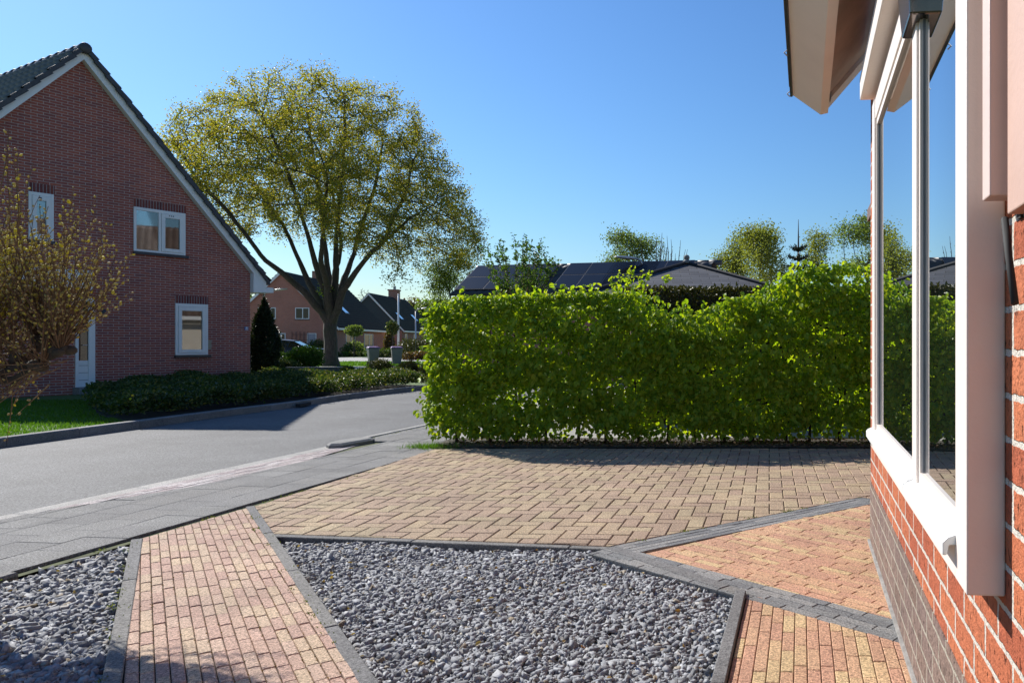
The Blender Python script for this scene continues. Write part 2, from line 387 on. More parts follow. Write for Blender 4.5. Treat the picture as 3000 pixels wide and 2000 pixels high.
# key points on the ground
PA = xy(g(740,1484)); PF = xy(g(800,1562)); PG = xy(g(1790,1598)); PH = xy(g(2520,1456))
Kr0, Kr1 = xy(g(727,1486)), xy(g(1061,2000))        # right kerb of the front path, gravel side is to its right
Kq0, Kq1 = xy(g(740,1484)), xy(g(1102,2000))
Kl0, Kl1 = xy(g(413,1585)), xy(g(352,2000))         # left kerb, path side
Km0, Km1 = xy(g(388,1585)), xy(g(301,2000))
PC = xy(g(2150,1737)); PC2 = xy(g(2190,1733)); PD0 = xy(g(2088,2000)); PD1 = xy(g(2130,2000))
YN = 1.75                                             # how far the beds and paths go on towards the camera
Bn = 4.52                                            # pavement edge (street frame)
# the road
kerb_far = [xy(sf(-40,9.4)), xy(sf(0,9.6)), xy(g(0,1304)), xy(g(439,1245)), xy(g(663,1214)), xy(g(867,1189)), xy(g(1000,1168)), xy(g(1140,1150)), xy(g(1282,1134)), xy(sf(32,11.1)), xy(sf(60,12.5))]
sheet('road', kerb_far+[xy(sf(60,6.05)), xy(sf(-40,6.05))], -.03, M['asphalt'])
m = MB()
def offs(pl, d):
    out = []
    for i, p in enumerate(pl):
        a = Vector(pl[max(i-1,0)]); b = Vector(pl[min(i+1,len(pl)-1)]); t = (b-a).normalized(); out.append(tuple(Vector(p)+Vector((-t.y, t.x))*d))
    return out
def strip_blocks(m, pl, d0, d1, z0, z1, L=1.0, gap=.006, bev=.012, zj=0):
    pts = [Vector(p) for p in pl]; cum = [0]
    for a, b in zip(pts, pts[1:]): cum.append(cum[-1]+(b-a).length)
    def P(s):
        for i in range(len(pts)-1):
            if s <= cum[i+1] or i == len(pts)-2:
                t = (s-cum[i])/(cum[i+1]-cum[i]); d = (pts[i+1]-pts[i]).normalized(); return pts[i].lerp(pts[i+1], t), Vector((-d.y, d.x))
    s = 0
    while s < cum[-1]-.02:
        e = min(s+L, cum[-1]); a, na = P(s+gap/2); b, nb = P(e-gap/2); dz = random.uniform(-zj, zj)
        na = nb = (na+nb).normalized() if (na+nb).length > .1 else na
        q = [a+na*d0, b+nb*d0, b+nb*d1, a+na*d1]
        if area([tuple(k) for k in q]) < 0: q = [q[0], q[3], q[2], q[1]]
        q2 = [Vector(k) for k in (inset([tuple(k) for k in q], bev) or [tuple(k) for k in q])]
        i = len(m.v)
        m.v += [(k.x, k.y, z0) for k in q]+[(k.x, k.y, z1-bev+dz) for k in q]+[(k.x, k.y, z1+dz) for k in q2]
        for Lv in (0, 1):
            for k in range(4): m.f.append((i+Lv*4+k, i+Lv*4+(k+1) % 4, i+Lv*4+4+(k+1) % 4, i+Lv*4+4+k))
        m.f.append((i+8, i+9, i+10, i+11)); s = e
    return m
struct('far_kerb', strip_blocks(MB(), kerb_far, 0, .15, -.1, .085, .98, .008), M['kerb'])
# lawn and soil beyond the far kerb
kin = offs(kerb_far, .14)
sheet('lawn', [(-160,-40), kin[0]]+kin[1:]+[(kin[-1][0], 140), (-160,140)], .03, M['lawn'])
# near edge: gutter band, worn pink bricks, slabs
struct('gutter_edging', strip_blocks(MB(), [xy(sf(-6,5.98)), xy(sf(8.35,5.98))], -.085, .07, -.1, -.012, .98, .006, .004), M['kerblight'])
sheet('gutter_joint', [xy(sf(-6,6.045)), xy(sf(-6,6.075)), xy(sf(8.4,6.075)), xy(sf(8.4,6.045))], -.024, M['soil'])
struct('near_kerb', strip_blocks(MB(), [xy(sf(8.75,6.0)), xy(sf(45,5.95))], -.05, .05, -.1, .012, .98, .006, .008), M['kerblight'])
rs = [[xy(sf(s0,n0)), xy(sf(s1,n0)), xy(sf(s1,n1)), xy(sf(s0,n1))] for s0,s1,n0,n1 in
      [(s*.2+(.1 if k%2 else 0), s*.2+.2+(.1 if k%2 else 0), 5.52+k*.062, 5.52+(k+1)*.062) for k in range(6) for s in range(20, 46)]]
rs = [r[::-1] if area(r) < 0 else r for r in rs]
pinkpoly = [xy(sf(4.7,5.89)), xy(sf(5.9,5.53)), xy(sf(7.2,5.53)), xy(sf(8.9,5.80)), xy(sf(8.6,5.89))]
lay('worn_pink_paving', rs, pinkpoly, -.008, M['pinkbrick'], depth=.02, jz=.002)
rs = []
for k in range(5):
    for i in range(-22, 140):
        s0 = i*.3+(.15 if k % 2 else 0); n0 = Bn+.045+k*.3; r = [xy(sf(s0,n0)), xy(sf(s0,n0+.3)), xy(sf(s0+.3,n0+.3)), xy(sf(s0+.3,n0))]
        rs.append(r if area(r) > 0 else r[::-1])
lay('pavement', rs, [xy(sf(-6,Bn+.04)), xy(sf(-6,5.89)), xy(sf(4.7,5.89)), xy(sf(5.9,5.53)), xy(sf(5.9,Bn+.04))][::1] if False else
    [xy(sf(-6,Bn+.04)), xy(sf(-6,5.53)), xy(sf(8.75,5.53)), xy(sf(8.75,Bn+.04))], 0, M['slab'], gap=.0012, bev=.002, jz=.001, tilt=.0025)
lay('pavement_beyond', rs, [xy(sf(8.75,Bn-.1)), xy(sf(8.75,5.94)), xy(sf(40,5.9)), xy(sf(40,Bn-.1))], .002, M['slab'], gap=.002, bev=.003, jz=.002, tilt=.004)
lay('pavement_near_edge', rs, [xy(sf(-6,5.53)), xy(sf(-6,5.89)), xy(sf(4.7,5.89)), xy(sf(5.9,5.53))], -.002, M['slab'], gap=.002, bev=.003, jz=.002)
sheet('pavement_bed', [xy(sf(-6,Bn)), xy(sf(-6,5.97)), xy(sf(42,5.9)), xy(sf(42,Bn-.1))], -.018, plain('mossy_joint', (.075,.085,.03), .95, .5, 9, .4))
# bevelled transition stone where the raised kerb begins
m = MB(); c = [sf(8.15,5.90), sf(8.22,5.78), sf(8.7,5.70), sf(8.82,5.74), sf(8.84,5.98), sf(8.5,6.04), sf(8.25,6.0)]
if area([xy(p) for p in c]) < 0: c = c[::-1]
ci = inset([xy(p) for p in c], .03)
i = len(m.v); n = len(c); m.v += [(p[0],p[1],-.05) for p in c]+[(p[0],p[1],.02) for p in c]+[(p[0],p[1],.042) for p in ci]
for Lv in (0,1):
    for k in range(n): m.f.append((i+Lv*n+k, i+Lv*n+(k+1)%n, i+Lv*n+n+(k+1)%n, i+Lv*n+n+k))
m.f.append(tuple(i+2*n+k for k in range(n)))
tag(m.build('kerb_stone', M['kerb']), 'rounded grey transition stone where the raised kerb begins beside the road', 'kerb stone')
# edging between pavement and front garden
Pp0, Pp1 = xy(sf(-4,Bn+.02)), xy(sf(9.05,Bn-.07))
struct('pavement_edging', strip_blocks(MB(), [Pp0, xy(sf(3.5,Bn+.02))], -.03, .03, -.13, .004, 1.0, .006, .005), M['kerbdark'])
# beds under everything
sheet('paving_bed', [xy(sf(-4,Bn)), xy(sf(9.2,Bn-.09)), (4.4,8.9), (4.4,1.0), (-2,.6)], -.135, M['joint'])
def bedsheet(name, pts, z=-.012, mat='joint'): return sheet(name, pts, z, M[mat])
# driveway, herringbone
hfl = (-3.36, 8.66); hfr = (4.4, 8.66)
PHx = (4.4, PG[1]+(PH[1]-PG[1])/(PH[0]-PG[0])*(4.4-PG[0]))
DR = [PA, PF, PG, PHx, hfr, hfl]
DRc = [PH, (PH[0]+.5,PH[1]-.24), (4.4,PH[1]-.3), PHx]
bedsheet('driveway_bed', DR)
bedsheet('driveway_corner_bed', DRc)
lay('driveway_corner', rot_rects(herring(.109, -50, 80, -50, 60), (.35,6.2), -R(3.2)), DRc, 0, M['drive'], gap=.003, bev=.005, jz=.0022, tilt=.008)
lay('driveway', rot_rects(herring(.109, -50, 80, -50, 60), (.35,6.2), -R(3.2)), DR, 0, M['drive'], gap=.003, bev=.005, jz=.0022, tilt=.008)
# front path (long narrow bricks running away to the left)
pd = Vector(Kr0)-Vector(Kr1); pang = math.atan2(pd.y, pd.x)-math.pi/2
pe0 = toY(Kl0, Kl1, YN); pe1 = toY(Kq0, Kq1, YN)
Ltop = line_hit(Kl0, Kl1, Pp0, Pp1); Rtop = line_hit(Kq0, Kq1, Pp0, Pp1)
PATH = [Ltop, pe0, pe1, Rtop]
bedsheet('front_path_bed', PATH)
PATH2 = [Ltop, pe0, toY(Kr0, Kr1, YN), line_hit(Kr0, Kr1, Pp0, Pp1)]
lay('front_path', rot_rects(running(.165, .0447, -2.5, 2.5, -1, 7), Kr1, pang), PATH2, 0, M['path'], gap=.0018, bev=.0036, jz=.002, tilt=.01)
def kerbline(name, a, b, w, z=.006):
    a, b = Vector(a), Vector(b); return struct(name, strip_blocks(MB(), [tuple(a), tuple(b)], -w/2, w/2, -.15, z, 1.0, .005, .004, .002), M['kerbdark'])
ka = (Vector(line_hit(Kr0,Kr1,Pp0,Pp1))+Vector(Rtop))/2; kb = (Vector(toY(Kr0,Kr1,YN))+Vector(toY(Kq0,Kq1,YN)))/2
kerbline('path_edging_right', ka, kb, .055)
ka = (Vector(line_hit(Km0,Km1,Pp0,Pp1))+Vector(Ltop))/2; kb = (Vector(toY(Km0,Km1,YN))+Vector(toY(Kl0,Kl1,YN)))/2
kerbline('path_edging_left', ka, kb, .058)
e1 = Vector(PF)+Vector((-.04,-.0)); kerbline('gravel_edging_top', e1+Vector((0,-.02)), Vector(PG)+Vector((.0,-.03)), .055, -.004)
kerbline('gravel_edging_slanted', Vector(PG)+Vector((0,-.035)), Vector(xy(g(2168,1735))), .075, .004)
kerbline('gravel_edging_side', Vector(xy(g(2170,1738))), Vector(toY(xy(g(2170,1738)), xy(g(2106,2000)), YN)), .052, .02)
# slate-grey bands
def band(name, a, b, w, side, n):
    a, b = Vector(a), Vector(b); d = (b-a).normalized(); nrm = Vector((-d.y, d.x))*side; L = (b-a).length
    conv = [tuple(a), tuple(b), tuple(b+nrm*w), tuple(a+nrm*w)]; rs = []
    for k in range(n):
        x = -random.uniform(0, .19)
        while x < L:
            p0 = a+d*x+nrm*(k*w/n); p1 = a+d*(x+.191)+nrm*(k*w/n)
            r = [tuple(p0), tuple(p1), tuple(p1+nrm*w/n), tuple(p0+nrm*w/n)]; rs.append(r if area(r) > 0 else r[::-1]); x += .191
    bedsheet(name+'_bed', conv, -.010)
    return lay(name, rs, conv, .0, M['band'], gap=.0013, bev=.003, jz=.0014, tilt=.006)
# upper band edges: (1790,1598)-(2520,1456) above, (1960,1600)-(2520,1487) below
UB0, UB1 = xy(g(1800,1597)), PH
band('grey_band_by_driveway', UB0, UB1, .215, -1, 4)
band('grey_band_corner', (Vector(UB1)+Vector((-.01,-.004))), Vector(UB1)+Vector((.5,-.24)), .215, -1, 4)
LB0, LB1 = Vector(xy(g(1840,1606))), Vector(xy(g(2640,1818)))
LBd = (LB1-LB0).normalized(); LB0 = LB0-LBd*.1; LB1 = LB1+LBd*.3
band('grey_band_by_house', LB0, LB1, .215, -1, 4)
# landing between the bands (bricks along the lower band) and the small path beside the house
LA = [tuple(LB0+LBd*.05), tuple(LB1), (1.6, 5.0), tuple(Vector(UB1)+Vector((.5,-.3))), tuple(Vector(UB1)+Vector((0,-.2))), tuple(Vector(UB0)+Vector((.2,-.1)))]
ang = math.atan2(LBd.y, LBd.x)-math.pi/2
LA = [tuple(LB0+LBd*.25), tuple(LB1), (1.9,3.6), (1.9,5.2), tuple(Vector(UB1)+Vector((0,-.215)))]
bedsheet('landing_bed', LA, -.0125)
lay('landing', rot_rects(running(.191, .0497, -3, 3, -3, 4), tuple(LB0), ang), LA, -.001, M['pathR'], gap=.0013, bev=.003, jz=.0014, tilt=.006)
nb = Vector((LBd.y, -LBd.x)); e = .2155
RP = [PC2, tuple(LB0+nb*e+LBd*((Vector(PC2)-LB0).dot(LBd))), tuple(LB1+nb*e), (1.6, 1.4), (1.2, YN), toY(PC2, PD1, YN)]
RP = [PC2, tuple(LB1+nb*e), (1.6,YN+.2), (1.5,YN), toY(PC2, PD1, YN)]
bedsheet('side_path_bed', RP, -.0135)
lay('side_path', rot_rects(running(.191, .0497, -2.2, 3, -1, 5), PD1, -R(5.6)), RP, -.002, M['pathR'], gap=.0014, bev=.003, jz=.0014, tilt=.006)
# soil strip and concrete beyond the hedge
sheet('hedge_soil', [(-3.42,8.655), (4.6,8.655), (4.6,9.55), (-3.5,9.55)], .012, M['soil'])
sheet('neighbour_drive', [(-3.5,9.55), (30,9.55), (30,60), (-8.3,60), (-5.6,30)], .008, M['kerblight'])
# ---------------------------------------------------------------- gravel
IV = np.array([[-1,-1,-1],[1,-1,-1],[1,1,-1],[-1,1,-1],[-1,-1,1],[1,-1,1],[1,1,1],[-1,1,1]])*.72
IF = np.array([[0,3,2],[0,2,1],[4,5,6],[4,6,7],[0,1,5],[0,5,4],[1,2,6],[1,6,5],[2,3,7],[2,7,6],[3,0,4],[3,4,7]])
def rotm(n):
    q = rng.normal(size=(n,4)); q /= np.linalg.norm(q, axis=1, keepdims=True); w,x,y,z = q.T
    return np.stack([1-2*(y*y+z*z),2*(x*y-z*w),2*(x*z+y*w),2*(x*y+z*w),1-2*(x*x+z*z),2*(y*z-x*w),2*(x*z-y*w),2*(y*z+x*w),1-2*(x*x+y*y)],1).reshape(-1,3,3)
def inpoly(P, conv):
    if area(conv) < 0: conv = conv[::-1]
    ok = np.ones(len(P), bool)
    for i in range(len(conv)):
        a, b = conv[i], conv[(i+1) % len(conv)]; ok &= ((b[0]-a[0])*(P[:,1]-a[1])-(b[1]-a[1])*(P[:,0]-a[0])) > .006
    return P[ok]
def gravel(name, conv, dens, label, size=.0112, zt=-.03):
    A = np.array(conv); lo, hi = A.min(0), A.max(0); nall = int((hi-lo).prod()*dens)
    P = inpoly(rng.uniform(lo, hi, (nall,2)), conv); n = len(P)
    sc = size*np.exp(rng.normal(0,.27,(n,1)))*rng.uniform(.7,1.3,(n,3))*np.array([1.35,1.0,.6])
    v = IV[None]*rng.uniform(.45,1.45,(n,len(IV),3)); v = v*sc[:,None,:]
    Rm = rotm(n); flat = rng.random(n) < .3
    a = rng.uniform(0,2*np.pi,n); Rz = np.zeros((n,3,3)); Rz[:,0,0]=np.cos(a); Rz[:,0,1]=-np.sin(a); Rz[:,1,0]=np.sin(a); Rz[:,1,1]=np.cos(a); Rz[:,2,2]=1
    Rm[flat] = Rz[flat]; v = np.einsum('nij,nkj->nki', Rm, v)
    lump = .012*np.sin(P[:,0]*5.1)*np.sin(P[:,1]*4.3+1)
    v[:,:,0] += P[:,0:1]; v[:,:,1] += P[:,1:2]; v[:,:,2] += (zt+lump-rng.uniform(0,.034,n))[:,None]
    fc = (np.arange(n)*len(IV))[:,None,None]+IF[None]
    o = mesh_np(name, v.reshape(-1,3), fc.reshape(-1,3), M['gravel']); return tag(o, label, 'gravel', kind='stuff')
G2 = [(PF[0]-.02,PF[1]-.06), tuple(toY(Kq0,Kq1,YN)), tuple(toY(PC,PD0,YN)), (PC[0]+.0,PC[1]-.02), (PG[0],PG[1]-.08)]
bedsheet('gravel_bed', G2, -.085, 'soil')
gravel('gravel', G2, 11500, 'angular blue-grey slate gravel filling the middle bed')
_a = toY(Km0,Km1,YN); _b = line_hit(Km0,Km1,Pp0,Pp1); G1 = [_a, (_b[0],_b[1]-.03), xy(sf(1.3,Bn-.003))]
bedsheet('gravel_bed_left', G1, -.085, 'soil')
gravel('gravel', G1, 7000, 'slate gravel in the left bed below the willow', .0145)
# orange dry moss in the joints of the front path
n = 9000; A = np.array(PATH2); P = inpoly(rng.uniform(A.min(0), A.max(0), (n*3,2)), PATH2)
d = np.array([math.cos(pang), math.sin(pang)]); k1 = np.array(Kr1); off = (P-k1)@d; j = np.round(off/.0447)*.0447+rng.normal(0,.0022,len(P))
P = P+np.outer(j-off, d); wgt = (np.sin(P[:,0]*7)*np.sin(P[:,1]*5)+rng.normal(0,.6,len(P)))>-.2; P = P[wgt]
v, f = leaf_mesh(np.c_[P, np.full(len(P),-.004)], rand_dirs(len(P),.0,.8), rand_dirs(len(P)), rng.uniform(.003,.009,len(P)), rng.uniform(.003,.006,len(P)))
M['moss'] = leafmat('dry_moss', [(.35,.20,.05),(.22,.15,.05),(.12,.09,.03)], .1)
tag(mesh_np('moss', v, f, M['moss']), 'dry orange moss and seed husks in the joints of the front path', 'moss', kind='stuff')
# ---------------------------------------------------------------- vegetation helpers
def grow(start, att, step=.35, infl=3.0, kill=.7, iters=120, wob=.08, trop=(0,0,0)):
    """space colonisation; start = list of (pos, parent)"""
    pos = [np.array(p, float) for p, _ in start]; par = [q for _, q in start]; att = np.array(att, float)
    X = np.array(pos); D = np.linalg.norm(att[:,None]-X[None], axis=2); near = D.argmin(1); nd = D.min(1); alive = np.ones(len(att), bool); trop = np.array(trop); occ = set()
    for it in range(iters):
        act = alive & (nd < infl)
        if not act.any(): break
        ids = near[act]; dv = norm(att[act]-np.array(pos)[ids]); acc = {}
        for i, d in zip(ids, dv): acc[i] = acc.get(i, 0)+d
        new = []; dead = []
        for i, d in acc.items():
            d = d/max(np.linalg.norm(d),1e-6)+rng.normal(0, wob, 3)+trop; d /= np.linalg.norm(d); q = pos[i]+d*step; key = tuple(np.round(q/(step*.5)).astype(int))
            if key in occ: dead.append(i); continue
            occ.add(key); new.append((q, i))
        if dead: alive[act & np.isin(near, dead) & (rng.random(len(att)) < .5)] = False
        if not new:
            if not alive.any(): break
            continue
        base = len(pos); pos += [p for p, _ in new]; par += [q for _, q in new]
        N = np.array([p for p, _ in new]); aw = np.where(alive)[0]; D = np.linalg.norm(att[aw][:,None]-N[None], axis=2); m = D.argmin(1); dm = D.min(1)
        upd = dm < nd[aw]; near[aw[upd]] = base+m[upd]; nd[aw[upd]] = dm[upd]; alive[nd < kill] = False
        if len(pos) > 9000: break
    return np.array(pos), np.array(par)
def radii(par, rt, p=2.4):
    r = np.zeros(len(par)); kids = np.zeros(len(par), int)
    for q in par:
        if q >= 0: kids[q] += 1
    acc = np.zeros(len(par))
    for i in range(len(par)-1, -1, -1):
        ri = rt**p if kids[i] == 0 else acc[i]; r[i] = ri**(1/p)
        if par[i] >= 0: acc[par[i]] += ri
    return r, kids
def limb_mesh(name, pos, par, r, mat, parent=None, k=6, cap=None):
    idx = np.where(par >= 0)[0]; a = pos[par[idx]]; b = pos[idx]; ra = np.minimum(r[par[idx]], r[idx]*1.5+.004); rb = r[idx]
    d = norm(b-a); up = np.where(np.abs(d[:,2:3]) > .9, np.array([[1.,0,0]]), np.array([[0,0,1.]])); s = norm(np.cross(d, up)); w = np.cross(d, s)
    b = b+d*rb[:,None]*.4; an = np.linspace(0, 2*np.pi, k, endpoint=False); c, sn = np.cos(an), np.sin(an)
    ring = s[:,None]*c[None,:,None]+w[:,None]*sn[None,:,None]
    V = np.concatenate([a[:,None]+ring*ra[:,None,None], b[:,None]+ring*rb[:,None,None]], 1); n = len(idx)
    o = np.arange(k); q = np.stack([o, (o+1)%k, (o+1)%k+k, o+k], 1)[:, ::-1]; fc = (np.arange(n)*2*k)[:,None,None]+q[None]
    return mesh_np(name, V.reshape(-1,3), fc.reshape(-1,4), mat, parent, True)
def crown_leaves(pos, sel, n, spread, L, W, droop=.3):
    i = rng.choice(sel, n); P = pos[i]+rng.normal(0, spread, (n,3)); D = rand_dirs(n, -.9, .5); D[:,2] -= droop
    return leaf_mesh(P, D, norm(rand_dirs(n)*.8+np.array([0,0,1.])), rng.uniform(L*.6, L*1.3, n), rng.uniform(W*.7, W*1.3, n))
def shrub(name, loc, rx, ry, rz, n, L, W, leaf, label, cat='shrub', group=None, stems=6, zc=None, shape=None, bark='barkd', shell=.5, up=.0):
    t = empty(name, loc, 0, label, cat, group); zc = rz if zc is None else zc
    d = rand_dirs(n); rr = (1-shell*rng.random(n)**1.6)[:,None]; lump = 1+.16*np.sin(d[:,0:1]*7+loc[0]*3)*np.sin(d[:,2:3]*6+1)*1.0+.1*np.sin(d[:,1:2]*13+loc[1])
    P = d*rr*lump*np.array([rx,ry,rz]); P[:,2] += zc
    if shape: P = shape(P)
    P = P[P[:,2] > .02]; n = len(P); D = norm(d[:n]*.6+rand_dirs(n)*.8); D[:,2] += up
    v, f = leaf_mesh(P, D, norm(rand_dirs(n)*.7+d[:n]), rng.uniform(L*.6,L*1.3,n), rng.uniform(W*.7,W*1.3,n)); mesh_np('foliage', v, f, M[leaf], t)
    m = MB()
    for q in range(stems):
        a = q*2.4; m.tube([(math.cos(a)*.04*rx, math.sin(a)*.04*ry, -.02), (math.cos(a)*.35*rx, math.sin(a)*.35*ry, zc*.7), (math.cos(a)*.6*rx, math.sin(a)*.6*ry, zc*1.2)], [.02*max(rx,.4), .014*max(rx,.4), .006], 5)
    m.build('stem', M[bark], t, True); return t

n = 130; P = inpoly(rng.uniform((-3.6,1.8), (.1,4.8), (n*3,2)), G2)[:n]; P2 = inpoly(rng.uniform((-4.4,1.8), (-2,4.5), (n,2)), G1)[:60]; P = np.r_[P,P2]
v, f = leaf_mesh(np.c_[P, rng.uniform(-.022,-.008,len(P))], rand_dirs(len(P),-.1,.4), rand_dirs(len(P),.3,1), rng.uniform(.01,.032,len(P)), rng.uniform(.008,.02,len(P)))
tag(mesh_np('leaf_litter', v, f, leafmat('fallen_husk', [(.32,.16,.06),(.22,.14,.07),(.40,.28,.12),(.14,.09,.05)], .15)), 'scattered dry husks and leaves lying on the slate gravel', 'leaf litter', kind='stuff')
# weeds along the edgings
W_ = []
for (a, b, k_) in ((Pp0, Pp1, 60), (Kr0, Kr1, 40), (xy(sf(8.3,5.9)), xy(sf(12,5.86)), 60), (Km0, Km1, 26), (PG, PH, 18)):
    for q in range(k_): t_ = random.random()**1.0; W_ += [(a[0]+(b[0]-a[0])*t_+random.gauss(0,.012), a[1]+(b[1]-a[1])*t_+random.gauss(0,.012))]*9
A = np.array(W_)+rng.normal(0,.012,(len(W_),2)); n = len(A)
v, f = leaf_mesh(np.c_[A, np.full(n,-.004)], rand_dirs(n,.2,1), rand_dirs(n), rng.uniform(.006,.022,n), rng.uniform(.003,.007,n))
tag(mesh_np('weeds', v, f, leafmat('weed', [(.10,.14,.03),(.16,.17,.05),(.08,.11,.02)], .3)), 'tiny weeds growing along the edging stones and joints', 'weeds', kind='stuff')
# ---------------------------------------------------------------- the near house on the right
NH = empty('brick_house', (WA,0,0), -math.atan2(WS,WC), 'orange-red brick house with brown plinth and large white-framed window at close range', 'house')
# local frame: x = -n (into the house), y = s along the wall
m = MB(); m.box(0, 7, -3, 4.59, .372, 3.0); m.build('wall', M['brickR'], NH)
m = MB(); m.box(-.004, 7.004, -3.004, 4.594, -.02, .372); m.build('plinth', M['plinth'], NH)
m = MB(); m.box(-.018, 7.01, -3.01, 4.61, -.14, .012); m.build('foundation_render', plain('grey_render', (.30,.29,.27), .9, .25, 20, .5), NH)
# rough edges: window unit
s0, s1 = 1.495, 3.62; nf = .076; zb, zs, zt = .70, .80, 2.245
wf = MB(); wf.box(-nf, 0, s0, s0+.112, zb, 2.9)                         # near jamb
wf.box(-nf, 0, s1-.115, s1, zs-.01, zt+.1)                                # far jamb
wf.box(-nf+.002, 0, 2.19, 2.275, zs-.01, 2.62)                              # mullion
wf.box(-nf+.004, 0, s0+.112, s1-.115, zt, zt+.10)                         # head
wf.box(-nf, 0, s0+.112, s1, zb, zs-.012)                                 # apron board under the sills
WF = wf.build('window_frame', M['whitewarm'], NH, bevel=.004)
b = MB()
for a0, a1 in ((s0+.112, 2.19), (2.275, s1-.115)):                        # glazing beads
    b.box(-.066, -.053, a0, a0+.022, zs, zt); b.box(-.066, -.053, a1-.022, a1, zs, zt)
    b.box(-.0655, -.053, a0+.022, a1-.022, zs, zs+.03); b.box(-.0655, -.053, a0+.022, a1-.022, zt-.03, zt)
b.build('glazing_bead', M['whitewarm'], WF)
for a0, a1 in ((s0+.112, 2.19), (2.275, s1-.115)):
    b = MB(); b.box(-.059, -.053, a0+.022, a0+.028, zs+.03, zt-.03); b.build('rubber_seal', M['seal'], WF); b = MB(); b.box(-.059, -.053, a1-.028, a1-.022, zs+.03, zt-.03)
    b.build('rubber_seal', M['seal'], WF)
for a0, a1 in ((s0+.11, 2.19), (2.275, s1-.115)):
    b = MB(); b.box(-.055, -.04, a0, a1, zs, zt+.004); b.build('pane', M['glassR'], WF)
for a0, a1, dz in ((1.60, 2.262, 0), (2.245, s1+.008, .006)):
    b = MB(); b.v = []; yy = (a0, a1)
    prof = [(0,zs-.028+dz),(0,zs+.012+dz),(-.045,zs+.006+dz),(-.094,zs-.012+dz),(-.104,zs-.022+dz),(-.104,zs-.05+dz),(-.094,zs-.05+dz),(-.090,zs-.028+dz)]
    for y in yy: b.v += [(p[0], y, p[1]) for p in prof]
    n = len(prof); b.f = [tuple(range(n))[::-1], tuple(range(n,2*n))]+[(k, (k+1)%n, (k+1)%n+n, k+n) for k in range(n)]
    b.build('sill', M['white'], WF, bevel=.003)
b = MB(); b.box(-.131, 0, -3, 3.66, 2.385, 2.47); b.build('fascia', M['whitewarm'], NH, bevel=.004)
b = MB(); b.box(-.131, 0, -3, 3.67, 2.474, 2.49); b.build('roof_edge', M['dark'], NH)
b = MB(); b.box(-.015, 0, -3, 3.66, 2.345, 2.385); b.build('head_board', M['whitewarm'], NH)
# dark polished awning bracket box at the mullion head, not a lamp
b = MB(); b.hexa([(-.10,2.13,2.135),(-.03,2.13,2.135),(-.03,2.31,2.135),(-.10,2.31,2.135)], [(-.115,2.10,2.33),(-.03,2.10,2.33),(-.03,2.34,2.33),(-.115,2.34,2.33)])
b.build('bracket_box', M['chrome'], NH, bevel=.006)
# boxed-in pilaster beside the window and the wooden panel next to it
b = MB(); b.box(-.055, 0, 1.395, 1.452, 1.475, 2.9); b.build('pilaster_box', plain('bounce_tinted_wood', (.66,.50,.45), .5, .05, 4, .1), NH, bevel=.003)  # pink of light bounced off brick is put into the box's colour
b = MB(); b.box(-.006, 0, 1.372, 1.394, 1.43, 2.9); b.build('gap_strip', M['rubber'], NH)
M['pinkwood'] = plain('salmon_painted_wood', (.55,.36,.29), .55, .06, 4, .1)
b = MB(); b.box(-.03, 0, .2, 1.368, 1.435, 2.9); b.build('panel', M['pinkwood'], NH, bevel=.003)
b = MB(); b.tube([(-.03,1.385,1.43),(-.035,1.34,1.36),(-.04,1.28,1.27)], .007, 8); b.build('hose', M['rubber'], NH, True)
# roof overhang: slanting fascia board, gutter edge, soffit boards, verge beam
SE = 4.98
def prof_n(x, y, s):
    r = (x-CX)/F; n = (WA+WS*s-WC*r*s)/(WC+WS*r); Y = WC*s+WS*n; return -n, H+(HY-y)/F*Y
A_ = prof_n(2320,278,SE); B_ = prof_n(2404,337,SE); C_ = prof_n(2540,180,SE)
dx = C_[0]-B_[0]; dz = C_[1]-B_[1]; sl = dz/dx
def ext(name, prof, y0, y1, mat, bevel=0):
    b = MB(); n = len(prof)
    for y in (y0, y1): b.v += [(p[0], y, p[1]) for p in prof]
    b.f = [tuple(range(n))[::-1], tuple(range(n,2*n))]+[(k, (k+1)%n, (k+1)%n+n, k+n) for k in range(n)]
    return b.build(name, mat, NH, bevel=bevel)
tk = .05
ext('eave_fascia', [A_, B_, (B_[0]+.05,B_[1]+.01), (A_[0]+.05, A_[1]+.03)], -3, SE, M['whitewarm'], .003)
ext('gutter_edge', [(A_[0]-.012,A_[1]-.01), (A_[0]+.002,A_[1]-.012), (A_[0]+.06,A_[1]+.06), (A_[0]-.012,A_[1]+.06)], -3, SE+.01, M['dark'])
ridge = (B_[0]+3.6, B_[1]+3.6*sl)
ext('soffit', [(B_[0]+.05,B_[1]+.05*sl), ridge, (ridge[0],ridge[1]+.02), (B_[0]+.05,B_[1]+.05*sl+.02)], -3, SE-.25, M['soffit'])
ext('verge_beam', [(B_[0]+.02,B_[1]+.005), (ridge[0],ridge[1]-.0), (ridge[0],ridge[1]+.1), (B_[0]+.02,B_[1]+.12)], SE-.12, SE-.001, M['cream'], .004)
ext('verge_board', [(B_[0]+.06,B_[1]+.03), (ridge[0],ridge[1]+.01), (ridge[0],ridge[1]+.06), (B_[0]+.06,B_[1]+.09)], SE-.245, SE-.125, M['cream'], .004)
ext('roof', [(A_[0]-.02,A_[1]+.06), (B_[0]+.06,B_[1]+.12), (ridge[0],ridge[1]+.12), (ridge[0],ridge[1]+.2), (A_[0]-.01,A_[1]+.12)], -3, SE+.02, M['tileB'])
for y in (4.9, 4.2, 3.4):
    mm = MB(); mm.tube([(A_[0]-.012, y, A_[1]-.005), (A_[0]-.03, y, A_[1]-.02), (A_[0]-.012, y+.01, A_[1]-.035)], .004, 6)
    mm.build('gutter_clip', M['metal'], NH)
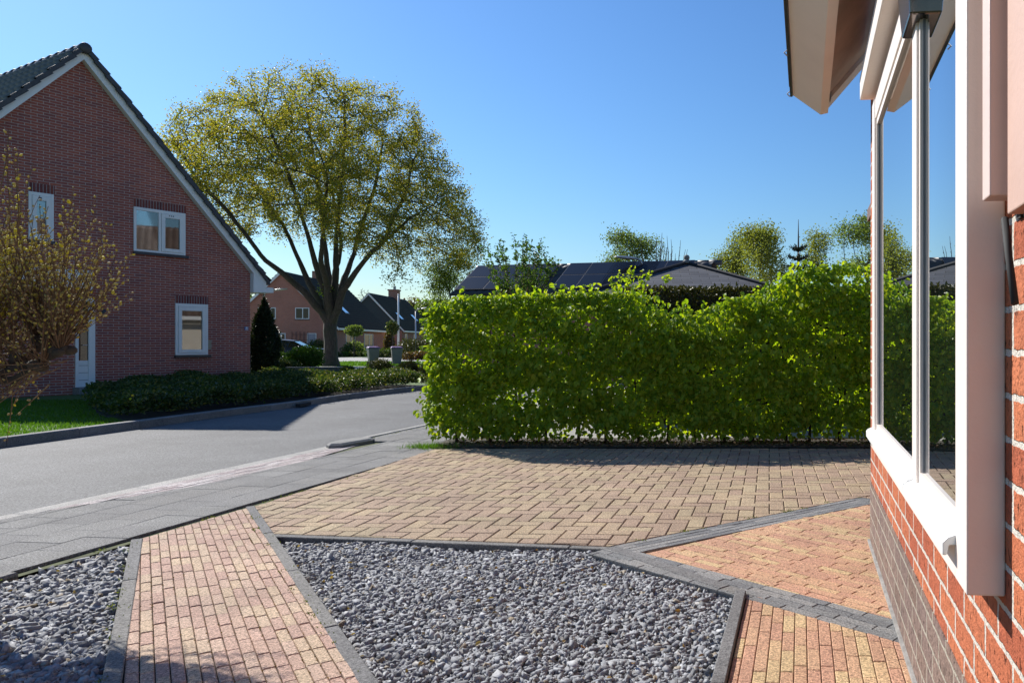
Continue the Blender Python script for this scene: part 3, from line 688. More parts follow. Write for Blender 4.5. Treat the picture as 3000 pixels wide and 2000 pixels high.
# brown timber end beyond the window corner
b = MB(); b.cbox(Vector((.11,5.3,2.2)), .05, 1.2, .09, 0, 0); 
o = b.build('timber', M['brownwood'], NH); o.location = (0,0,0)
o.data.transform(Matrix.Translation((-.0,0,0)))

# ---------------------------------------------------------------- house across the street
cL = 53660.0; XV = 3287.0
Ld = Vector((.4648,.8854))
LY0 = cL/(XV-733); LO = Vector(((733-CX)/F*LY0, LY0))
def Lx(x): return (cL/(XV-x)-LY0)/.8854
def Lz(x, y): return H-(y-HY)/F*cL/(XV-x)
HL = empty('brick_house', (LO.x, LO.y, 0), math.atan2(Ld.y, Ld.x), 'tall purple-red brick gable house with white rake boards across the road', 'house')
xa = Lx(236); za = Lz(236,178)                    # brick apex
zr = Lz(733,801); xl = 2*xa
m = MB(); pf = [(0,zr),(xa,za),(xl,zr),(xl,-.14),(0,-.14)]; D = 9.5
i = 0; m.v = [(x,0,z) for x,z in pf]+[(x,D,z) for x,z in pf]; n = 5
m.f = [(4,3,2,1,0)[::-1] if False else (0,1,2,3,4), (9,8,7,6,5)]+[(k,(k+1)%n+0,(k+1)%n+n,k+n) for k in range(n)]
m.build('wall', M['brickL'], HL)
sl2 = (za-zr)/(0-xa); pit = math.atan(sl2)
def rake(side, w0, w1, y0, y1, name, mat, down=0, ext_=.62):
    """board along the gable slope; w0..w1 above the brick line measured square to the slope"""
    ax = xa; nx, nz = math.sin(pit)*side, math.cos(pit)
    px = [(ax, za+w0/math.cos(pit)), (ax, za+w1/math.cos(pit))]
    e = (-xa)+ext_*math.cos(pit)
    p = [(ax, za+w0/math.cos(pit)), (ax, za+w1/math.cos(pit)), (ax+side*e, za+w1/math.cos(pit)-e*sl2), (ax+side*e, za+w0/math.cos(pit)-e*sl2)]
    b = MB(); 
    for y in (y0, y1): b.v += [(q[0], y, q[1]) for q in p]
    b.f = [(0,1,2,3),(7,6,5,4)]+[(k,(k+1)%4,(k+1)%4+4,k+4) for k in range(4)]
    return b.build(name, mat, HL)
for sd_ in (1,-1): rake(sd_, 0, .155, -.16, .0, 'rake_board', M['white'], ext_=.55)
def tile_roof(parent, name, mat, ax, az, side, run, sl, y0, y1, tw=.3, tl=.34, lift=.0, amp=.035):
    p = math.atan(sl); L = run/math.cos(p); nr = max(2, int(L/tl)); tl = L/nr; nc = int((y1-y0)/tw)*6; ys = np.linspace(y0, y1, nc+1)
    wave = amp*np.abs(np.sin((ys-y0)/tw*np.pi))**.7; V = []; 
    for r in range(nr):
        for e, h in ((0, 0.0), (1, .06)):
            dd = (r+e)*tl; hh = lift+h+wave
            V.append(np.stack([ax+side*(dd*math.cos(p)+hh*math.sin(p)), ys, az-dd*math.sin(p)+hh*math.cos(p)], 1))
    V.append(np.stack([ax+side*(L*math.cos(p)+(lift-.02)*math.sin(p))+0*ys, ys, az-L*math.sin(p)+(lift-.02)*math.cos(p)+0*ys], 1))
    nrow = len(V); V = np.concatenate(V); c = nc+1; q = []
    a = (np.arange(nrow-1)[:,None]*c+np.arange(nc)[None]).ravel(); fc = np.stack([a, a+1, a+1+c, a+c], 1)
    if side > 0: fc = fc[:, ::-1]
    return mesh_np(name, V, fc, mat, parent)
azr = za+.155/math.cos(pit)+.06
for sd_ in (1,-1):
    run = -xa+.42
    tile_roof(HL, 'roof', M['tileL'], xa, azr, sd_, run, sl2, -.24, D+.2)
    b = MB(); w = .19; p = [(xa, za+.2/math.cos(pit)), (xa, azr+.0), (xa+sd_*run, azr-run*sl2), (xa+sd_*run, azr-run*sl2-.1)]
    for y in (-.23, -.02): b.v += [(q[0], y, q[1]) for q in p]
    b.f = [(0,1,2,3),(7,6,5,4)]+[(k,(k+1)%4,(k+1)%4+4,k+4) for k in range(4)]
    # stepped verge tiles hanging over the white board
    nst = int(run/math.cos(pit)/.34)
    for k in range(nst):
        d0 = k*.34; x0 = xa+sd_*d0*math.cos(pit); z0 = azr-d0*math.sin(pit); x1 = xa+sd_*(d0+.35)*math.cos(pit); z1 = azr-(d0+.35)*math.sin(pit)
        up0, up1 = .02, .055; nx, nz = sd_*math.sin(pit), math.cos(pit); lo = .075
        P4 = [(x0+nx*up0, z0+nz*up0), (x1+nx*up1, z1+nz*up1), (x1-nx*(lo-.03), z1-nz*(lo-.03)), (x0-nx*lo, z0-nz*lo)]
        j = len(b.v)
        for y in (-.25, -.19): b.v += [(q[0], y, q[1]) for q in P4]
        b.f += [(j,j+1,j+2,j+3),(j+7,j+6,j+5,j+4)]+[(j+q,j+(q+1)%4,j+(q+1)%4+4,j+q+4) for q in range(4)]
    b.build('verge_tiles', M['tileL'], HL)
b = MB(); y = -.27
while y < D+.2:
    b.tube([(xa, y, azr-.05), (xa, y+.02, azr-.05), (xa, y+.42, azr-.06)], [.11,.125,.105], 14); y += .4
b.build('ridge_tiles', M['tileL'], HL, True)
# closed eave box and gutter
def eave(poly, name, y0, y1, mat):
    b = MB(); n = len(poly)
    for y in (y0, y1): b.v += [(q[0], y, q[1]) for q in poly]
    b.f = [tuple(range(n)), tuple(range(n,2*n))[::-1]]+[(k,(k+1)%n,(k+1)%n+n,k+n) for k in range(n)]
    return b.build(name, mat, HL)
ze = Lz(733,857)
pe = [(0.002, zr-.002), (0.0, ze), (.56, ze+.02), (.56, ze+.16), (.42, ze+.17), (.36, zr-.36*sl2+.02)]
eave(pe, 'eave_box', -.155, D, M['white']); eave([(2*xa-x, z) for x, z in pe][::-1], 'eave_box', -.155, D, M['white'])
def lwin(name, xa0, xb0, yt, yb, mull=None, sill=True, open_right=False, blind=None, lintel=True, fr=.075):
    x0, x1 = Lx(xa0), Lx(xb0); z1 = Lz(xa0, yt); z0 = Lz(xa0, yb)
    b = MB(); y0, y1 = -.03, .03
    b.box(x0, x0+fr*.75, y0, y1, z0, z1); b.box(x1-fr*.75, x1, y0, y1, z0, z1); b.box(x0+fr*.75, x1-fr*.75, y0, y1, z0, z0+fr*.7); b.box(x0+fr*.75, x1-fr*.75, y0, y1, z1-fr, z1)
    secs = []
    if mull: xm = x0+(x1-x0)*mull; b.box(xm-.03, xm+.03, y0, y1, z0+fr*.7, z1-fr); secs = [(x0+fr*.75, xm-.03, 0), (xm+.03, x1-fr*.75, 1)]
    else: secs = [(x0+fr*.75, x1-fr*.75, 1)]
    o = b.build('window', M['white'], HL, bevel=.006)
    for sa, sb, sash in secs:
        za_, zb_ = z0+fr*.7, z1-fr
        if sash:
            q = MB(); f2 = .085; q.box(sa+.004, sa+f2, -.045, .0, za_+.004, zb_-.004); q.box(sb-f2, sb-.004, -.045, .0, za_+.004, zb_-.004); q.box(sa+f2, sb-f2, -.045, .0, za_+.004, za_+f2); q.box(sa+f2, sb-f2, -.045, 0, zb_-f2-.02, zb_-.004)
            q.build('sash', M['white'], o, bevel=.004)
            q = MB(); 
            if name != 'lower': 
                for k in range(3): q.box(sa+f2+.08+k*(sb-sa-2*f2-.2)/3, sa+f2+.06+(k+.92)*(sb-sa-2*f2-.2)/3, -.05, -.044, zb_-.06, zb_-.03)
                q.build('vent_slot', M['greypl'], o)
            sa, sb, za_, zb_ = sa+f2, sb-f2, za_+f2, zb_-f2-.02
        q = MB(); q.box(sa, sb, -.012, -.006, za_, zb_); q.build('pane', M['glassL'], o)
        if blind:
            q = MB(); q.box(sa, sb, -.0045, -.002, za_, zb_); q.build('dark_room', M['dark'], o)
            q = MB(); q.box(sa, sb, -.0059, -.005, zb_-(zb_-za_)*blind, zb_); q.build('blind', M['blind'], o)
    if sill:
        b = MB(); b.box(x0-.02, x1+.06, -.07, .02, z0-.07, z0-.002); b.build('sill', M['dark'], o)
    if lintel:
        b = MB(); b.box(x0+.0, x1+.02, -.004, .01, z1+.002, z1+.205); b.build('lintel', M['soldierL'], o)
    return o, secs, (x0, x1, z0, z1)
t = NT('house_window_glass'); gl = t.n('BsdfGlossy', {'Roughness': .02, 'Color': (1,1,1)}); tr = t.n('BsdfTransparent', {'Color': (.75,.82,.85)})
fr_ = t.n('Fresnel', {'IOR': 2.3}); mx = t.n('MixShader', {0: fr_.outputs[0], 1: tr.outputs[0], 2: gl.outputs[0]}); t.t.links.new(mx.outputs[0], t.o.inputs[0]); M['glassL'] = t.m
lwin('upper_small', 82, 156, 560, 701, blind=.45)
lwin('upper_double', 390.4, 542, 605, 735, mull=.49, blind=.36)
o, secs, (x0,x1,z0,z1) = lwin('lower', 512.6, 608, 888, 1040, fr=.08)
q = MB(); q.box(x0+.06, x1-.06, -.0045, -.002, z0+.06, z1-.06); q.build('room_interior', plain('dim_room', (.30,.33,.33), .9, .35, 3), o)
q = MB(); nn = 40; zc0, zc1 = z0+.42, z0+.68
for k in range(nn):
    xx = x0+.15+(x1-x0-.3)*k/nn; xx2 = x0+.15+(x1-x0-.3)*(k+1)/nn; q.poly([(xx,-.0052+.0006*math.sin(k*1.3),zc0),(xx2,-.0052+.0006*math.sin(k*1.3+1.3),zc0),(xx2,-.0052+.0006*math.sin(k*1.3+1.3),zc1),(xx,-.0052+.0006*math.sin(k*1.3),zc1)])
q.build('curtain', M['curtain'], o)
q = MB()
for k in range(5): q.box(x0+.15+k*.15, x0+.27+k*.15, -.0056, -.0046, z0+.15, z0+.40)
q.build('wooden_slats', plain('pale_wood', (.35,.29,.21), .8, .2, 12), o)
q = MB(); q.box(x0+.15, x0+.72, -.0058, -.0047, z1-.42, z1-.31); q.box(x0+.28, x0+.30, -.0058, -.0047, z0+.7, z1-.6); q.box(x0+.40, x0+.42, -.0058, -.0047, z0+.7, z1-.6); q.build('white_shelf', M['curtain'], o)
# door with steps
x0, x1 = Lx(219), Lx(275.5); zt_, zb_ = Lz(219,872), Lz(250,1133)
b = MB(); b.box(x0, x0+.06, -.04, .02, zb_, zt_); b.box(x1-.13, x1, -.06, .02, zb_, zt_); b.box(x0+.06, x1-.13, -.04, .02, zt_-.08, zt_); b.box(x0+.06, x1-.13, -.03, .02, zb_, zb_+.62)
dr = b.build('door', M['white'], HL, bevel=.005)
b = MB(); b.box(x0+.06, x1-.13, -.02, -.005, zb_+.62, zt_-.08); b.build('pane', M['glass'], dr)
b = MB()
for k in range(3): b = MB(); b.box(x0+.06, x1-.13, -.034, -.029, zb_+.16+k*.17, zb_+.168+k*.17); b.build('panel_groove', M['greypl'], dr)
b = MB(); b.tube([(x1-.16,-.05,zb_+.98),(x1-.16,-.09,zb_+.98),(x1-.26,-.09,zb_+.98)], .01, 8); b.build('handle', M['metal'], dr)
b = MB(); b.box(x0-.05, x1+.1, -.35, -.001, -.12, zb_-.004-.0); b.box(x0-.02, x1+.4, -.7, -.351, -.12, zb_-.12); b.build('doorstep', M['kerb'], HL, bevel=.01)
# flat canopy and house number, wall light
x1c = Lx(242); b = MB(); b.box(xl-.3, x1c, -.5, -.001, Lz(242,852)-.0, Lz(242,797)); b.build('canopy', M['white'], HL, bevel=.01)
b = MB(); b.box(Lx(716), Lx(726.5), -.02, -.001, Lz(720,967), Lz(720,957)); npl = b.build('number_plate', M['blueplate'], HL)
b = MB(); xx0, xx1, zz0, zz1 = Lx(716.6), Lx(725.9), Lz(720,966.4), Lz(720,957.6); b.box(xx0, xx1, -.0225, -.0205, zz0, zz1); b.build('plate_face', M['white'], npl)
cu = bpy.data.curves.new('number', 'FONT'); cu.body = '61'; cu.size = .115; cu.extrude = .001; cu.align_x = 'CENTER'; cu.align_y = 'CENTER'; cu.offset = .003
fo = bpy.data.objects.new('number', cu); COL.objects.link(fo); cu.materials.append(M['blueplate']); fo.parent = npl; fo.rotation_euler = (R(90),0,0); fo.location = ((xx0+xx1)/2, -.0245, (zz0+zz1)/2)
b = MB(); b.ell((Lx(300), -.06, Lz(300,915)), .05, .05, .09); b.tube([(Lx(300),0,Lz(300,915)+.05),(Lx(300),-.07,Lz(300,915)+.1)], .012, 6); b.build('wall_lamp', M['dark'], HL, True)

# ---------------------------------------------------------------- other houses
def gable_house(name, org, ang, w, length, ze, za, wall, roof, label, gab='wall', over=.35, rakes='white', brick_z=None, cat='house', overg=.2, tile=True):
    """local: x across the gable (0..-w), y away along the ridge; gable in the plane y=0"""
    t = empty(name, (org[0], org[1], 0), ang, label, cat); sl = (za-ze)/(w/2)
    m = MB(); pf = [(0,ze),(-w/2,za),(-w,ze),(-w,-.14),(0,-.14)]
    m.v = [(x,0,z) for x,z in pf]+[(x,length,z) for x,z in pf]; m.f = [(0,1,2,3,4),(9,8,7,6,5)]+[(k,(k+1)%5,(k+1)%5+5,k+5) for k in range(5)]
    m.build('wall', wall, t)
    p = math.atan(sl)
    for sd_ in (1,-1):
        run = w/2+over; az = za+.14
        if tile: tile_roof(t, 'roof', roof, -w/2, az, sd_, run, sl, -overg, length+overg)
        else:
            b = MB(); q = [(-w/2, az), (-w/2+sd_*run, az-run*sl), (-w/2+sd_*run, az-run*sl-.12), (-w/2, az-.12)]
            for y in (-overg, length+overg): b.v += [(k[0], y, k[1]) for k in q]
            b.f = [(0,1,2,3),(7,6,5,4)]+[(k,(k+1)%4,(k+1)%4+4,k+4) for k in range(4)]; b.build('roof', roof, t)
        b = MB(); q = [(-w/2, az-.0), (-w/2+sd_*run, az-run*sl-.0), (-w/2+sd_*run, az-run*sl-.26), (-w/2, az-.30)]
        for y in (-overg-.02, -overg+.03): b.v += [(k[0], y, k[1]) for k in q]
        b.f = [(0,1,2,3),(7,6,5,4)]+[(k,(k+1)%4,(k+1)%4+4,k+4) for k in range(4)]; b.build('rake_board', M[rakes], t)
        b = MB(); xe = -w/2+sd_*(run); b.box(min(xe, xe+sd_*.1), max(xe, xe+sd_*.1), -overg, length+overg, az-run*sl-.2, az-run*sl-.02); b.build('gutter', M[rakes], t)
    return t
def hwin(t, face, a0, a1, z0, z1, mull=None, sill=True, x=0, mat='glass', fm='white'):
    """window on the gable (face 'g', a along x) or on the right side wall (face 's', a along y)"""
    def bx(b, p0, p1, d0, d1, q0, q1):
        if face == 'g': b.box(p0, p1, d0, d1, q0, q1)
        else: b.box(x-d1, x-d0, p0, p1, q0, q1)
    b = MB(); f = .07; d0, d1 = -.05, .0
    bx(b, a0, a0+f, d0, d1, z0, z1); bx(b, a1-f, a1, d0, d1, z0, z1); bx(b, a0+f, a1-f, d0, d1, z0, z0+f); bx(b, a0+f, a1-f, d0, d1, z1-f, z1)
    if mull:
        for mu in (mull if hasattr(mull, '__len__') else [mull]): am = a0+(a1-a0)*mu; bx(b, am-f/2, am+f/2, d0+.003, d1, z0+f, z1-f)
    o = b.build('window', M[fm], t); b = MB(); bx(b, a0+f, a1-f, -.02, -.01, z0+f, z1-f); b.build('pane', M[mat], o)
    if sill: b = MB(); bx(b, a0-.03, a1+.03, -.09, -.001, z0-.08, z0-.003); b.build('sill', M['dark'], o)
    return o
def skylight(t, ax, az, sl, y0, y1, d0, d1):
    """roof window on the right slope, d measured down the slope"""
    p = math.atan(sl); b = MB()
    def P(d, y, h): return (ax+d*math.cos(p)+h*math.sin(p), y, az-d*math.sin(p)+h*math.cos(p))
    b.hexa([P(d0,y0,.0),P(d1,y0,.0),P(d1,y1,.0),P(d0,y1,.0)], [P(d0,y0,.12),P(d1,y0,.12),P(d1,y1,.12),P(d0,y1,.12)]); o = b.build('skylight', M['dark'], t)
    e = .09; b = MB(); b.hexa([P(d0+e,y0+e,.121),P(d1-e,y0+e,.121),P(d1-e,y1-e,.121),P(d0+e,y1-e,.121)], [P(d0+e,y0+e,.135),P(d1-e,y0+e,.135),P(d1-e,y1-e,.135),P(d0+e,y1-e,.135)]); b.build('pane', M['glassR'], o)
# middle house (behind the big tree)
sM = 2200/72.; oM = ((983-CX)/sM, 72.0); aM = math.atan2(2.8, 17)
HM = gable_house('brick_house', oM, aM, 9.6, 17, 3.0, 8.0, M['brickM'], M['tileM'], 'orange-brown brick house with blue-black roof behind the big tree')
def mx_(px): return ((px-983)/sM)
def mz_(py): return H-(py-HY)/sM
hwin(HM,'g', mx_(775), mx_(789), mz_(935), mz_(902)); hwin(HM,'g', mx_(808), mx_(822), mz_(935), mz_(902)); hwin(HM,'g', mx_(874), mx_(912), mz_(935), mz_(902), .53)
hwin(HM,'g', mx_(809), mx_(848), mz_(1015), mz_(976), .7)
o = hwin(HM,'g', mx_(906), mx_(931), .05, mz_(976), None, False); o.name = 'door'
b = MB(); b.box(mx_(909), mx_(928), -.06, -.052, .1, mz_(979)); b.build('door_leaf', plain('pale_door', (.35,.33,.36), .6, .1, 5), o)
b = MB()
for k in range(5): b.box(mx_(865)+k*.35, mx_(865)+k*.35+.04, -.08, -.04, .2, 2.4)
for k in range(4): b.box(mx_(865), mx_(865)+1.44, -.09, -.075, .6+k*.5, .64+k*.5)
b.build('trellis', M['brownwood'], HM)
for a0, a1 in ((2.9,5.6),(8.7,11.8)): hwin(HM,'s', a0, a1, .55, 2.3, .55)
sl_ = 5.0/4.8
for y0 in (1.9, 6.2): skylight(HM, -4.8, 8.14, sl_, y0, y0+1.25, 3.9, 5.3)
b = MB(); b.box(-5.3,-4.3, 9.0, 9.9, 7.2, 9.0); b.build('chimney', M['brickM'], HM)
# second house
sN = 22.0; oN = ((1178-CX)/sN, 100.0); aN = math.atan2(2.0, 16)
HN = gable_house('brick_house', oN, aN, 8.4, 16, 3.25, 7.85, M['cladding'], M['tileM'], 'dark grey clad gable house with brick chimney beyond the flagpole')
b = MB(); b.box(-8.41,.004,-.006,16.004,-.14,3.0); b.build('brick_base', M['brickM'], HN)
slN = 4.6/4.2
for y0 in (3.0, 10.0): skylight(HN, -4.2, 7.99, slN, y0, y0+1.2, 3.4, 4.7)
b = MB(); b.box(-4.9,-3.6, 10.2, 11.4, 6.9, 9.2); b.box(-5.0,-3.5,10.1,11.5,9.0,9.2); ch = b.build('chimney', M['brickM'], HN)
b = MB(); b.tube([(-4.2,10.8,9.2),(-4.2,10.8,9.7)], .2, 8); b.build('chimney_pot', M['metal'], ch)
for a0, a1 in ((1.2,2.2),(5.2,6.4),(11.5,13.2)): hwin(HN,'s', a0, a1, .5, 2.6, None, x=.006)
hwin(HN,'g', -3.8, -3.1, .4, 2.7, None, x=.006); hwin(HN,'g', -5.9, -4.9, 1.2, 2.7)
# low brick houses further right along that street
HQ = gable_house('brick_house', (-33.0, 85), R(-90), 8, 14, 2.3, 4.1, M['brickM'], M['tileL'], 'low brick house with grey pantile roof, partly hidden by the hedge end', over=.3)
# white flat-roofed building glimpsed between house and gable
W = empty('white_building', (-56,95,0), 0, 'white flat-roofed building glimpsed under the eave of the tall gable house', 'building')
m = MB(); m.box(-12,0.6,0,10,-.14,5.2); m.build('wall', M['white'], W); m = MB(); m.box(-12.2,.8,-.2,10.2,5.202,5.5); m.build('roof', M['greypl'], W)
hwin(W,'g', -5,-3, 3,4.4)
# long low house with solar panels behind the hedge (ridge nearly across the view)
yl, yr = 26.2, 24.3; pl = Vector(((1398-CX)/F*yl, yl)); pr = Vector(((2093-CX)/F*yr, yr)); rd = (pr-pl); rl = rd.length; ra = math.atan2(rd.y, rd.x)
HO = empty('solar_house', (pl.x, pl.y, 0), ra, 'long low house with solar panels on its pantile roof behind the hedge', 'house')
zR = H+(HY-776)/F*25.3; so = math.tan(R(33)); run = 1.65
m = MB(); zz = zR-.15; ev = zz-run*so; pf = [(-1.4,ev+.15),(0,zz-.05),(1.4,ev+.15),(1.4,-.14),(-1.4,-.14)]
for x in (.25, rl-.25): m.v += [(x, y, z) for y, z in pf]
m.f = [(4,3,2,1,0),(5,6,7,8,9)]+[(k+5,(k+1)%5+5,(k+1)%5,k) for k in range(5)]; m.build('wall', M['brickM'], HO)
rt_ = empty('t', (0,0,0)); bpy.data.objects.remove(rt_)
for sd_ in (1,-1):
    o = tile_roof(HO, 'roof', M['tileL'], 0, zR, sd_, run, so, 0, rl, lift=0)
    co = np.zeros(len(o.data.vertices)*3, np.float32); o.data.vertices.foreach_get('co', co); co = co.reshape(-1,3); co = np.stack([co[:,1], -co[:,0], co[:,2]], 1)
    o.data.vertices.foreach_set('co', co.ravel()); o.data.update()
b = MB(); x = 0
while x < rl:
    b.tube([(x,0,zR-.03),(x+.4,0,zR-.035)], [.10,.092], 10); x += .38
b.build('ridge_tiles', M['tileL'], HO, True)
ps = math.atan(so)
def panel(x0, d0, w=1.0, h=1.6):
    def P(x, d, hh): return (x, -(d*math.cos(ps)+hh*math.sin(ps)), zR-d*math.sin(ps)+hh*math.cos(ps))
    b = MB(); b.hexa([P(x0,d0+h,.10),P(x0+w,d0+h,.10),P(x0+w,d0,.10),P(x0,d0,.10)], [P(x0,d0+h,.14),P(x0+w,d0+h,.14),P(x0+w,d0,.14),P(x0,d0,.14)]); o = b.build('solar_panel', M['greypl'], HO)
    e = .018; b = MB(); b.hexa([P(x0+e,d0+h-e,.141),P(x0+w-e,d0+h-e,.141),P(x0+w-e,d0+e,.141),P(x0+e,d0+e,.141)], [P(x0+e,d0+h-e,.146),P(x0+w-e,d0+h-e,.146),P(x0+w-e,d0+e,.146),P(x0+e,d0+e,.146)]); b.build('panel_face', M['solar'], o)
for row in range(2):
    for k in range(3): panel(.15+k*1.02, .12+row*.86, 1.0, .84)
    for k in range(4): panel(3.6+k*.8-.0, .12+row*.86, .78, .84)
    for k in range(3): panel(5.1+1.55+k*.82-.1, .35+row*1.0, .8, .98) if False else None
for row in range(2):
    for k in range(3): panel(7.0-.15+k*.0+k*.8-.55+.0, .12+row*.86, .78, .84) if False else None
    for k in range(3): panel(rl*.605+k*.93, .12+row*.86, .91, .84)
# pyramid roofed garden pavilion
PX = (2012-CX)/F*14.0
PV = empty('garden_pavilion', (PX,14.0,0), R(8), 'garden pavilion with dark shingled pyramid roof just behind the hedge', 'pavilion')
zp = H+(HY-772)/F*14; hw = 2.05; zev = zp-.80
b = MB(); co = [(-hw,-hw,zev),(hw,-hw,zev),(hw,hw,zev),(-hw,hw,zev),(0,0,zp)]
b.v = []
for k in range(4):
    a, c = co[k], co[(k+1)%4]; i = len(b.v); b.v += [a, c, co[4]]; b.f.append((i,i+1,i+2))
i = len(b.v); b.v += [(x*.99,y*.99,zev-.04) for x,y,_ in co[:4]]; b.f.append((i+3,i+2,i+1,i))
rf = b.build('roof', M['shingle'], PV); uv = rf.data.uv_layers.new(name='u'); slen = math.hypot(hw, .80)
for p in rf.data.polygons:
    for q, li in enumerate(p.loop_indices): uv.data[li].uv = [(-hw,0),(hw,0),(0,slen),(0,0)][min(q,3)]
b = MB()
for k in range(4): b.tube([Vector(co[k])+Vector((0,0,.02)), Vector(co[4])+Vector((0,0,.02))], .035, 6)
b.build('hip_cap', M['shingle'], PV)
b = MB(); b.tube([(0,0,zp),(0,0,zp+.05),(0,0,zp+.08)], [.09,.07,.03], 10); b.ell((0,0,zp+.11), .055,.055,.055); b.build('finial', M['kerb'], PV, True)
for sx in (-1,1):
    for sy in (-1,1): b = MB(); b.box(sx*1.6-.06, sx*1.6+.06, sy*1.6-.06, sy*1.6+.06, -.1, zev+.15); b.build('post', M['brownwood'], PV)
# brick house to the right behind the near house: seen only as a reflection in the upper windows
HP = gable_house('brick_house', (8.2+9,13.0), R(90-90), 9.0, 13, 2.9, 7.5, M['cream'], M['tileB'], 'brown pantiled house reflected in the upstairs windows across the road', over=.4)
HP.location = (9.0+9.0, 12.0, 0)
skl = 4.6/4.5
p_ = math.atan(skl)
def PL(d, y, h): return (-4.5-d*math.cos(p_)-h*math.sin(p_), y, 7.64-d*math.sin(p_)+h*math.cos(p_))
b = MB(); b.hexa([PL(2.4,6.2,0),PL(2.4,7.2,0),PL(3.8,7.2,0),PL(3.8,6.2,0)], [PL(2.4,6.2,.14),PL(2.4,7.2,.14),PL(3.8,7.2,.14),PL(3.8,6.2,.14)]); o = b.build('skylight', M['dark'], HP)
b = MB(); b.hexa([PL(2.5,6.3,.141),PL(2.5,7.1,.141),PL(3.7,7.1,.141),PL(3.7,6.3,.141)], [PL(2.5,6.3,.15),PL(2.5,7.1,.15),PL(3.7,7.1,.15),PL(3.7,6.3,.15)]); b.build('pane', M['glass'], o)
# ---------------------------------------------------------------- hornbeam hedge
HG = empty('hedge', (0,9.1,0), 0, 'bright green hornbeam hedge along the far side of the driveway', 'hedge')
def htop(x):
    xs = [-3.7,-3.5,-3.2,-2.6,-1.6,-.9,-.6,-.35,0,.25,.6,.95,1.4,1.9,2.6,4.5]; zs = [1.40,1.68,1.79,1.80,1.84,1.80,1.66,1.60,1.74,1.80,1.94,2.12,2.18,2.12,2.12,2.12]
    return np.interp(x, xs, zs)
n = 60000
x = rng.uniform(-3.55, 3.6, n); u = rng.random(n)
z = .10+(htop(x)-.10)*rng.random(n)**.92
bul = .06*np.sin(x*2.9+1)*np.sin(z*3.1)+.05*np.sin(x*7.3)*np.sin(z*6.2+2)
ht = .215+bul
top_t = np.clip((z-(htop(x)-.35))/.35, 0, 1); ht *= 1-.35*top_t**2
sgn = np.where(rng.random(n) < .62, -1, 1); y = sgn*ht*(1-.75*rng.random(n)**1.7)
# layered sprays, thin patches and an open foot
den = np.sin(x*3.3+np.sin(z*5)*1.2)*np.sin(z*9+x*1.5)+rng.normal(0,.55,n)
keep = (den > -.6) & ~((z < .24) & (rng.random(n) < .3-.3*np.sin(x*4)))
gap = ((x > -1.05) & (x < .05) & (z > 1.35) & (rng.random(n) < .45)); keep &= ~gap
x, y, z = x[keep], y[keep], z[keep]
# ends of twigs: shoots sticking out on top and at the left end
sx = rng.uniform(-3.4, 3.4, 95); sh = []
for q in sx:
    L_ = rng.uniform(.04,.16)*(1.3 if q > .4 else 1); lean = rng.normal(0,.35,2); z0_ = htop(q)-.12
    for k in range(int(L_/.028)): sh.append((q+lean[0]*k*.028, rng.normal(0,.05)+lean[1]*k*.028+rng.uniform(-.2,.2)*0, z0_+.12+k*.028))
for q in range(60):
    z0_ = rng.uniform(.25,1.7); L_ = rng.uniform(.1,.3)
    for k in range(int(L_/.03)): sh.append((-3.45-k*.03, rng.uniform(-.2,.2), z0_+k*.008))
for q in range(420):
    x0_ = rng.uniform(-3.4,3.4); z0_ = rng.uniform(.25, htop(x0_)-.1); L_ = rng.uniform(.05,.16)
    for k in range(int(L_/.025)): sh.append((x0_+rng.normal(0,.02), -.27-k*.03, z0_-k*.006+.0))
sh = np.array(sh)
P = np.concatenate([np.stack([x,y,z],1), sh+rng.normal(0,.012,sh.shape)]); n = len(P)
out = np.stack([rng.normal(0,.5,n), np.sign(P[:,1]+1e-6)*rng.uniform(.2,.8,n), rng.uniform(-1.2,.1,n)],1)
Lf = rng.uniform(.045,.088,n); up = np.stack([rng.normal(0,.35,n), np.sign(P[:,1]+1e-6)*.7+rng.normal(0,.35,n), np.ones(n)],1)
v, f = leaf_mesh(P, out, norm(up), Lf, Lf*.62, .18); mesh_np('foliage', v, f, M['hedge'], HG)
for k, xx in enumerate(np.arange(-3.28, 3.5, .36)):
    xx = xx+random.uniform(-.06,.06); b = MB(); lean = random.uniform(-.08,.08); h = float(htop(xx))-.25
    b.tube([(xx,0,-.02),(xx+lean*.3,.02,h*.3),(xx+lean,-.01,h*.65),(xx+lean*.6,.0,h)], [.02,.016,.011,.005], 7)
    for q in range(7):
        z0_ = random.uniform(.3, h*.9); s_ = random.choice((-1,1)); f_ = random.uniform(-.3,.3)
        b.tube([(xx+lean*.5,0,z0_),(xx+s_*.15,f_*.5,z0_+.08),(xx+s_*.3,f_,z0_+.22)], [.008,.006,.003], 4)
    b.build('stem', M['bark'], HG, True)
# grass tuft at the hedge's foot
def blades(name, P, L, W, label, cat, mat='grass', kind='stuff', lean=.5):
    n = len(P); D = np.stack([rng.normal(0,lean,n), rng.normal(0,lean,n), np.ones(n)],1); D = norm(D); S = norm(np.cross(D, rand_dirs(n))); L = rng.uniform(.5,1.3,n)[:,None]*L; W = W*np.ones((n,1))
    bend = rand_dirs(n,-.1,.1)*L*.35
    V = np.stack([P-S*W/2, P+S*W/2, P+D*L*.6+S*W*.35+bend*.4, P+D*L+bend, P+D*L*.6-S*W*.35+bend*.4],1); b = (np.arange(n)*5)[:,None]
    me = np.concatenate([b+np.array([[0,1,2,4]]), b+np.array([[4,2,3,3]])]) 
    tri = np.concatenate([b+np.array([[0,1,2]]), b+np.array([[0,2,4]]), b+np.array([[4,2,3]])])
    return tag(mesh_np(name, V.reshape(-1,3), tri, M[mat]), label, cat, kind=kind)
n = 900; P = np.stack([-3.42+rng.normal(0,.16,n), 8.72+rng.normal(0,.08,n)+.0, np.zeros(n)],1); P[:,0] = np.clip(P[:,0],-3.75,-3.0)
